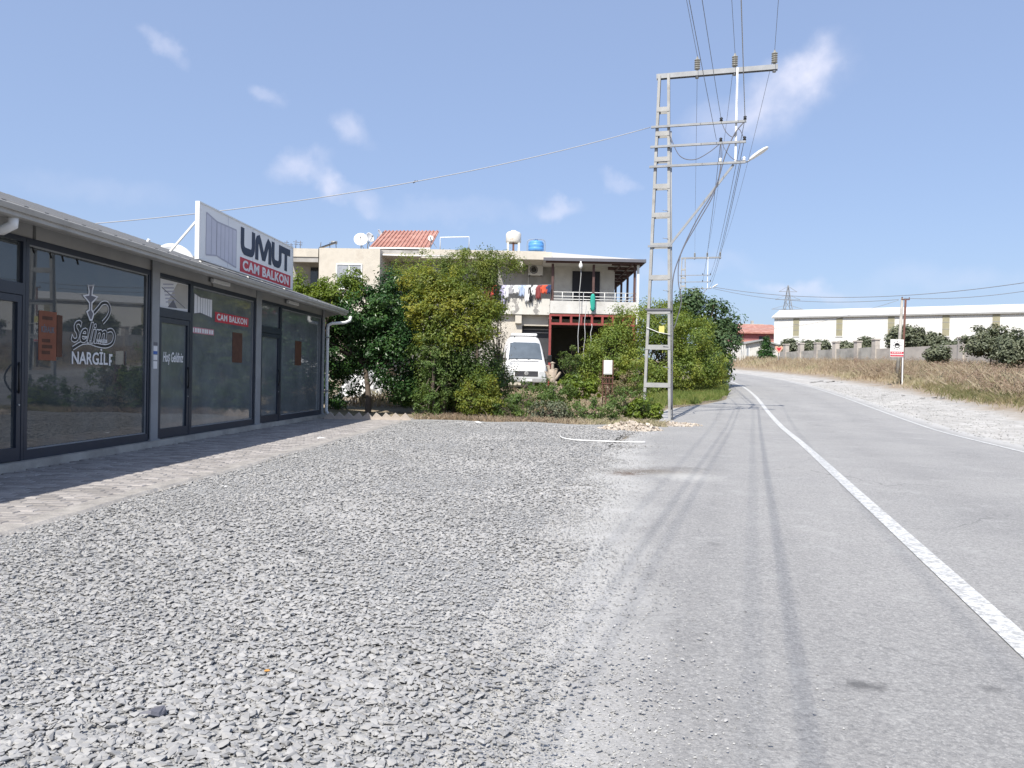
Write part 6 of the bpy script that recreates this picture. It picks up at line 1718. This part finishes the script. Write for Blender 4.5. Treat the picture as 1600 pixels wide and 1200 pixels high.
# olives and scrub by the wall
ol = [(1232, 541, 90, 9, 9, 'small olive bush left of the first wall pillar gap'), (1262, 543, 90, 9, 9, 'small olive bush between the second and third pillars'), (1285, 541, 84, 12, 9, 'olive bush rising behind the third wall pillar'), (1322, 543, 78, 13, 8, 'olive bush behind the wall right of the fourth pillar'), (1353, 538, 74, 13, 9, 'olive bush behind the wall by the sixth pillar'), (1415, 528, 70, 27, 17, 'largest olive behind the wall beside the utility poles'), (1458, 533, 70, 19, 12, 'round olive behind the wall under a window strip'), (1487, 540, 66, 12, 6, 'low olive tuft behind the wall left of the last pillar'), (1465, 552, 52, 16, 9, 'grey-green bush standing before the pinkish wall'), (1548, 533, 50, 38, 24, 'big grey olive at the right behind the dry field'), (1590, 545, 44, 36, 26, 'silvery olive bush at the right edge of the field'), (1655, 540, 46, 40, 30, 'olive beyond the right edge bush')]
for i, (px, py, d, rx, ry, lab) in enumerate(ol):
    plant('olive_bush', lab, 'bush', g(px, 565, d), [ell(px, py, d, rx, ry), ell(px + rx * .45, py + ry * .4, d, rx * .6, ry * .7), ell(px - rx * .5, py + ry * .35, d, rx * .6, ry * .65)], LG['olive'], 70 if rx < 20 else 190, 40, .0042 * d, seed=100 + i, crad=(.10 + .003 * d, .2 + .005 * d), trunk=(.08, .03), group='olives about the concrete wall', limbs=8)

# ------------------------------------------------------------------ small things on the ground
def gp(px, py):
    v = ray(px, py); t = 1.0
    for _ in range(6000):
        p = CAM + v * t
        if p.z <= h1(p.x, p.y): break
        t += .02
    return Vector((p.x, p.y, h1(p.x, p.y)))


b = MB(); pts = [gp(px, py) + Vector((0, 0, .045)) for px, py in ((875, 685), (880, 688), (890, 690), (905, 691.5), (940, 693), (975, 694), (1008, 694.5))]
b.tube(sm([tuple(p) for p in pts]), .014, 6); tag(b.build('hose', M['white'], None), 'thin white plastic pipe lying bent on the gravel', 'pipe')
M['rubble'] = mat('sandy_rubble', (.47, .41, .34), .95, .15, 5, .5, 25, island=.2)
def heap(name, label, cat, c, rx, ry, hh, m, n, smin, smax, seed):
    r = np.random.default_rng(seed); t = thing(name, label, cat, c)
    N = 26; gxx = np.linspace(-1, 1, N); X_, Y_ = np.meshgrid(gxx, gxx); rr = np.sqrt(X_**2 + Y_**2)
    Zh = hh * np.clip(1 - rr, 0, 1) ** .8 * (1 + .35 * np.sin(X_ * 7 + seed) * np.cos(Y_ * 6)) - .02
    I_ = np.arange(N * N).reshape(N, N); q_ = np.stack([I_[:-1, :-1], I_[:-1, 1:], I_[1:, 1:], I_[1:, :-1]], -1).reshape(-1, 4)
    fastmesh('mound', np.stack([X_ * rx, Y_ * ry, Zh], -1).reshape(-1, 3), q_, m, t, True)
    a = r.uniform(0, 6.28, n); k = np.sqrt(r.uniform(0, 1, n)) * 1.05; s = r.uniform(smin, smax, n)
    x, y = np.cos(a) * k, np.sin(a) * k; z_ = hh * np.clip(1 - k, 0, 1) ** .8 + s * .1
    V, Fc = scatter(np.stack([x * rx, y * ry, z_], -1), s, .8); o = fastmesh('lumps', V, Fc, m, t); o['kind'] = 'stuff'
    return t


heap('rubble_heap', 'sandy rubble heap at the foot of the steel pole', 'rubble', gp(985, 672), .75, .5, .20, M['rubble'], 260, .04, .16, 1)
heap('rubble_heap', 'low sandy spill right beside the pole base', 'rubble', gp(1050, 664), .8, .7, .07, M['rubble'], 220, .03, .10, 2)
M['rubdark'] = mat('grey_rubble', (.20, .195, .185), .95, .25, 4, .4, 25)
M['plastic'] = mat('white_plastic', (.74, .74, .73), .5, .1, 6)
for i, (px, py, s, lab) in enumerate([(747, 661, .22, 'crumpled white litter below the yellow shrub'), (940, 671, .22, 'white stone block left of the rubble heap'), (887, 671, .10, 'tiny white scrap on the gravel edge by the weeds'), (1016, 627, .22, 'white plastic scrap by the left leg of the pole'), (507, 962, .085, 'small white paper scrap on the near gravel'), (505, 688, .26, 'white scrap on the sunlit pavers'), (352, 762, .11, 'white twig scrap on the gravel by the pavers'), (317, 790, .09, 'pale pebble on the left gravel')]):
    p = gp(px, py); sv, sf = STONES[i % 14]; b = MB(); b.add(sv * np.array([s, s * .8, s * .55]), sf); 
    o = b.build('litter', M['plastic'], None, p + Vector((0, 0, s * .12))); o.rotation_euler = (.2, .1, i * 1.3); tag(o, lab, 'litter', 'litter about the lot')
p = gp(240, 1130); b = MB(); N = 9
vs = [(.042 * math.cos(a) * (1 + .3 * math.sin(3 * a)), .028 * math.sin(a), .012 + .008 * math.sin(2 * a)) for a in [2 * math.pi * k / N for k in range(N)]]
b.add(vs + [(x * .85, y * .7, z_ + .010) for x, y, z_ in vs], [tuple(range(N))[::-1], tuple(range(N, 2 * N))] + [(k, (k + 1) % N, N + (k + 1) % N, N + k) for k in range(N)])
o = b.build('litter', M['dkgrey'], None, p + Vector((0, 0, .025))); o.rotation_euler = (.1, .15, .7); tag(o, 'dark plastic scrap on the near left gravel', 'litter', 'litter about the lot')
p = gp(417, 1059); sv, sf = STONES[2]; b = MB(); b.add(sv * .03, sf); tag(b.build('litter', mat('orange_bit', (.55, .28, .07), .6, .1), None, p + Vector((0, 0, .03))), 'tiny orange scrap on the near gravel', 'litter', 'litter about the lot')
for i, (px, py, s, lab) in enumerate([(1381, 619, .34, 'thin dark slab on the pale verge below the notice board'), (1411, 619, .34, 'flat slab just right of the thin dark one on the verge'), (1441, 624, .42, 'grey rubble block on the pale verge, third from left'), (1462, 623, .42, 'dark rubble block beside the grey one on the verge'), (1472, 624, .36, 'rightmost grey rubble block on the pale verge'), (1510, 596, .42, 'yellowish boulder in the weeds')]):
    if i == 5: px, py = 1404, 598
    p = gp(px, py); b = MB(); sv, sf = STONES[(i * 3 + 1) % 14]; b.add(sv * np.array([s, s * .7, s * (.5 if i > 1 else .3)]), sf)
    o = b.build('rubble_block', M['rubdark'] if i < 5 else M['rubble'], None, p + Vector((0, 0, s * .14))); o.rotation_euler = (0, .1, i * .8); tag(o, lab if i < 5 else 'yellowish boulder at the foot of the notice board', 'rubble', 'rubble on the verge')
for i in range(9):
    p = gp(1268 + i * 6 + random.uniform(-2, 2), 597 + random.uniform(-1.5, 1.5)); s = random.uniform(.2, .5); sv, sf = STONES[i]; b = MB(); b.add(sv * np.array([s, s, s * .5]), sf); o = b.build('rubble_block', M['rubdark'], None, p + Vector((0, 0, s * .1))); tag(o, ('leftmost', 'second', 'third', 'fourth', 'middle', 'sixth', 'seventh', 'eighth', 'rightmost')[i] + ' broken slab from the left in the low row near the bend', 'rubble', 'row of broken slabs near the bend')
# tilted-brick edging at the end of the pavement
t = thing('brick_edging', 'saw-tooth row of tilted bricks edging the pavement end', 'edging', shopw(u_end + .35, .3))
a, e = gp(508, 655), gp(640, 657)
t.location = a
M['edgebrick'] = mat('edging_brick', (.46, .40, .34), .95, .2, 7, .3, 40)
me = None
n = 9; d_ = (e - a)
for k in range(n):
    c = d_ * ((k + .5) / n)
    if me is None:
        b = MB(); b.rbox(-.12, .12, -.05, .05, -.12, .12, .008); o = b.build('brick', M['edgebrick'], t); me = o.data
    else: o = bpy.data.objects.new('brick', me); C_.objects.link(o); o.parent = t
    o.location = c + Vector((0, 0, .03)); o.rotation_euler = (random.uniform(-.06, .06), R(45) + random.uniform(-.12, .12), math.atan2(d_.y, d_.x))
# crumpled sheet heap glimpsed through the citrus tree
p = g(578, 600, 30); t = thing('tarpaulin_heap', 'crumpled grey and white tarpaulin glimpsed under the citrus tree', 'tarpaulin', p)
N = 30; gxx = np.linspace(-1, 1, N); X_, Y_ = np.meshgrid(gxx, gxx); rr = np.sqrt(X_**2 + Y_**2)
Zh = 1.15 * np.clip(1 - rr**2, 0, 1) ** .6 * (1 + .18 * np.sin(X_ * 11) * np.cos(Y_ * 9 + X_ * 4)) + .05 * np.sin(X_ * 23 + Y_ * 17)
I_ = np.arange(N * N).reshape(N, N); q_ = np.stack([I_[:-1, :-1], I_[:-1, 1:], I_[1:, 1:], I_[1:, :-1]], -1).reshape(-1, 4)
fastmesh('sheet', np.stack([X_ * 1.2, Y_ * .9, Zh], -1).reshape(-1, 3), q_, mat('tarp', (.62, .62, .61), .6, .1, 3, col2=(.22, .22, .22), c2s=2.2, c2lo=.5, c2hi=.55), t)
# pollarded stump beside the van
p = g(862, 606, 31); t = thing('pollarded_stump', 'pale knobbly pollarded trunk beside the right of the van', 'stump', p)
M['palewood'] = mat('pale_wood', (.36, .30, .24), .95, .2, 6, .4, 25)
hp_ = P(862, 572, 31).z - p.z
b = MB(); b.tube([(0, 0, -.1), (.04, 0, hp_ * .5), (-.02, 0, hp_ * .9)], [.17, .13, .14], 8)
for (x, z_, r2) in ((-.15, 1.0, .15), (.02, 1.1, .16), (.2, .92, .15), (.33, .80, .12), (-.24, .82, .12), (.30, .45, .11)):
    b.tube([(0, 0, hp_ * .5), (x * .6, 0, hp_ * (.5 + z_) / 2), (x, 0, hp_ * z_)], [.08, .07, .06], 6, False)
    sv, sf = STONES[int(abs(x) * 20) % 14]; b.add(sv * np.array([2.0, 2.0, 2.6]) * r2 * .8 + np.array([x, 0, hp_ * z_]), sf, True)
b.build('trunk', M['palewood'], t)
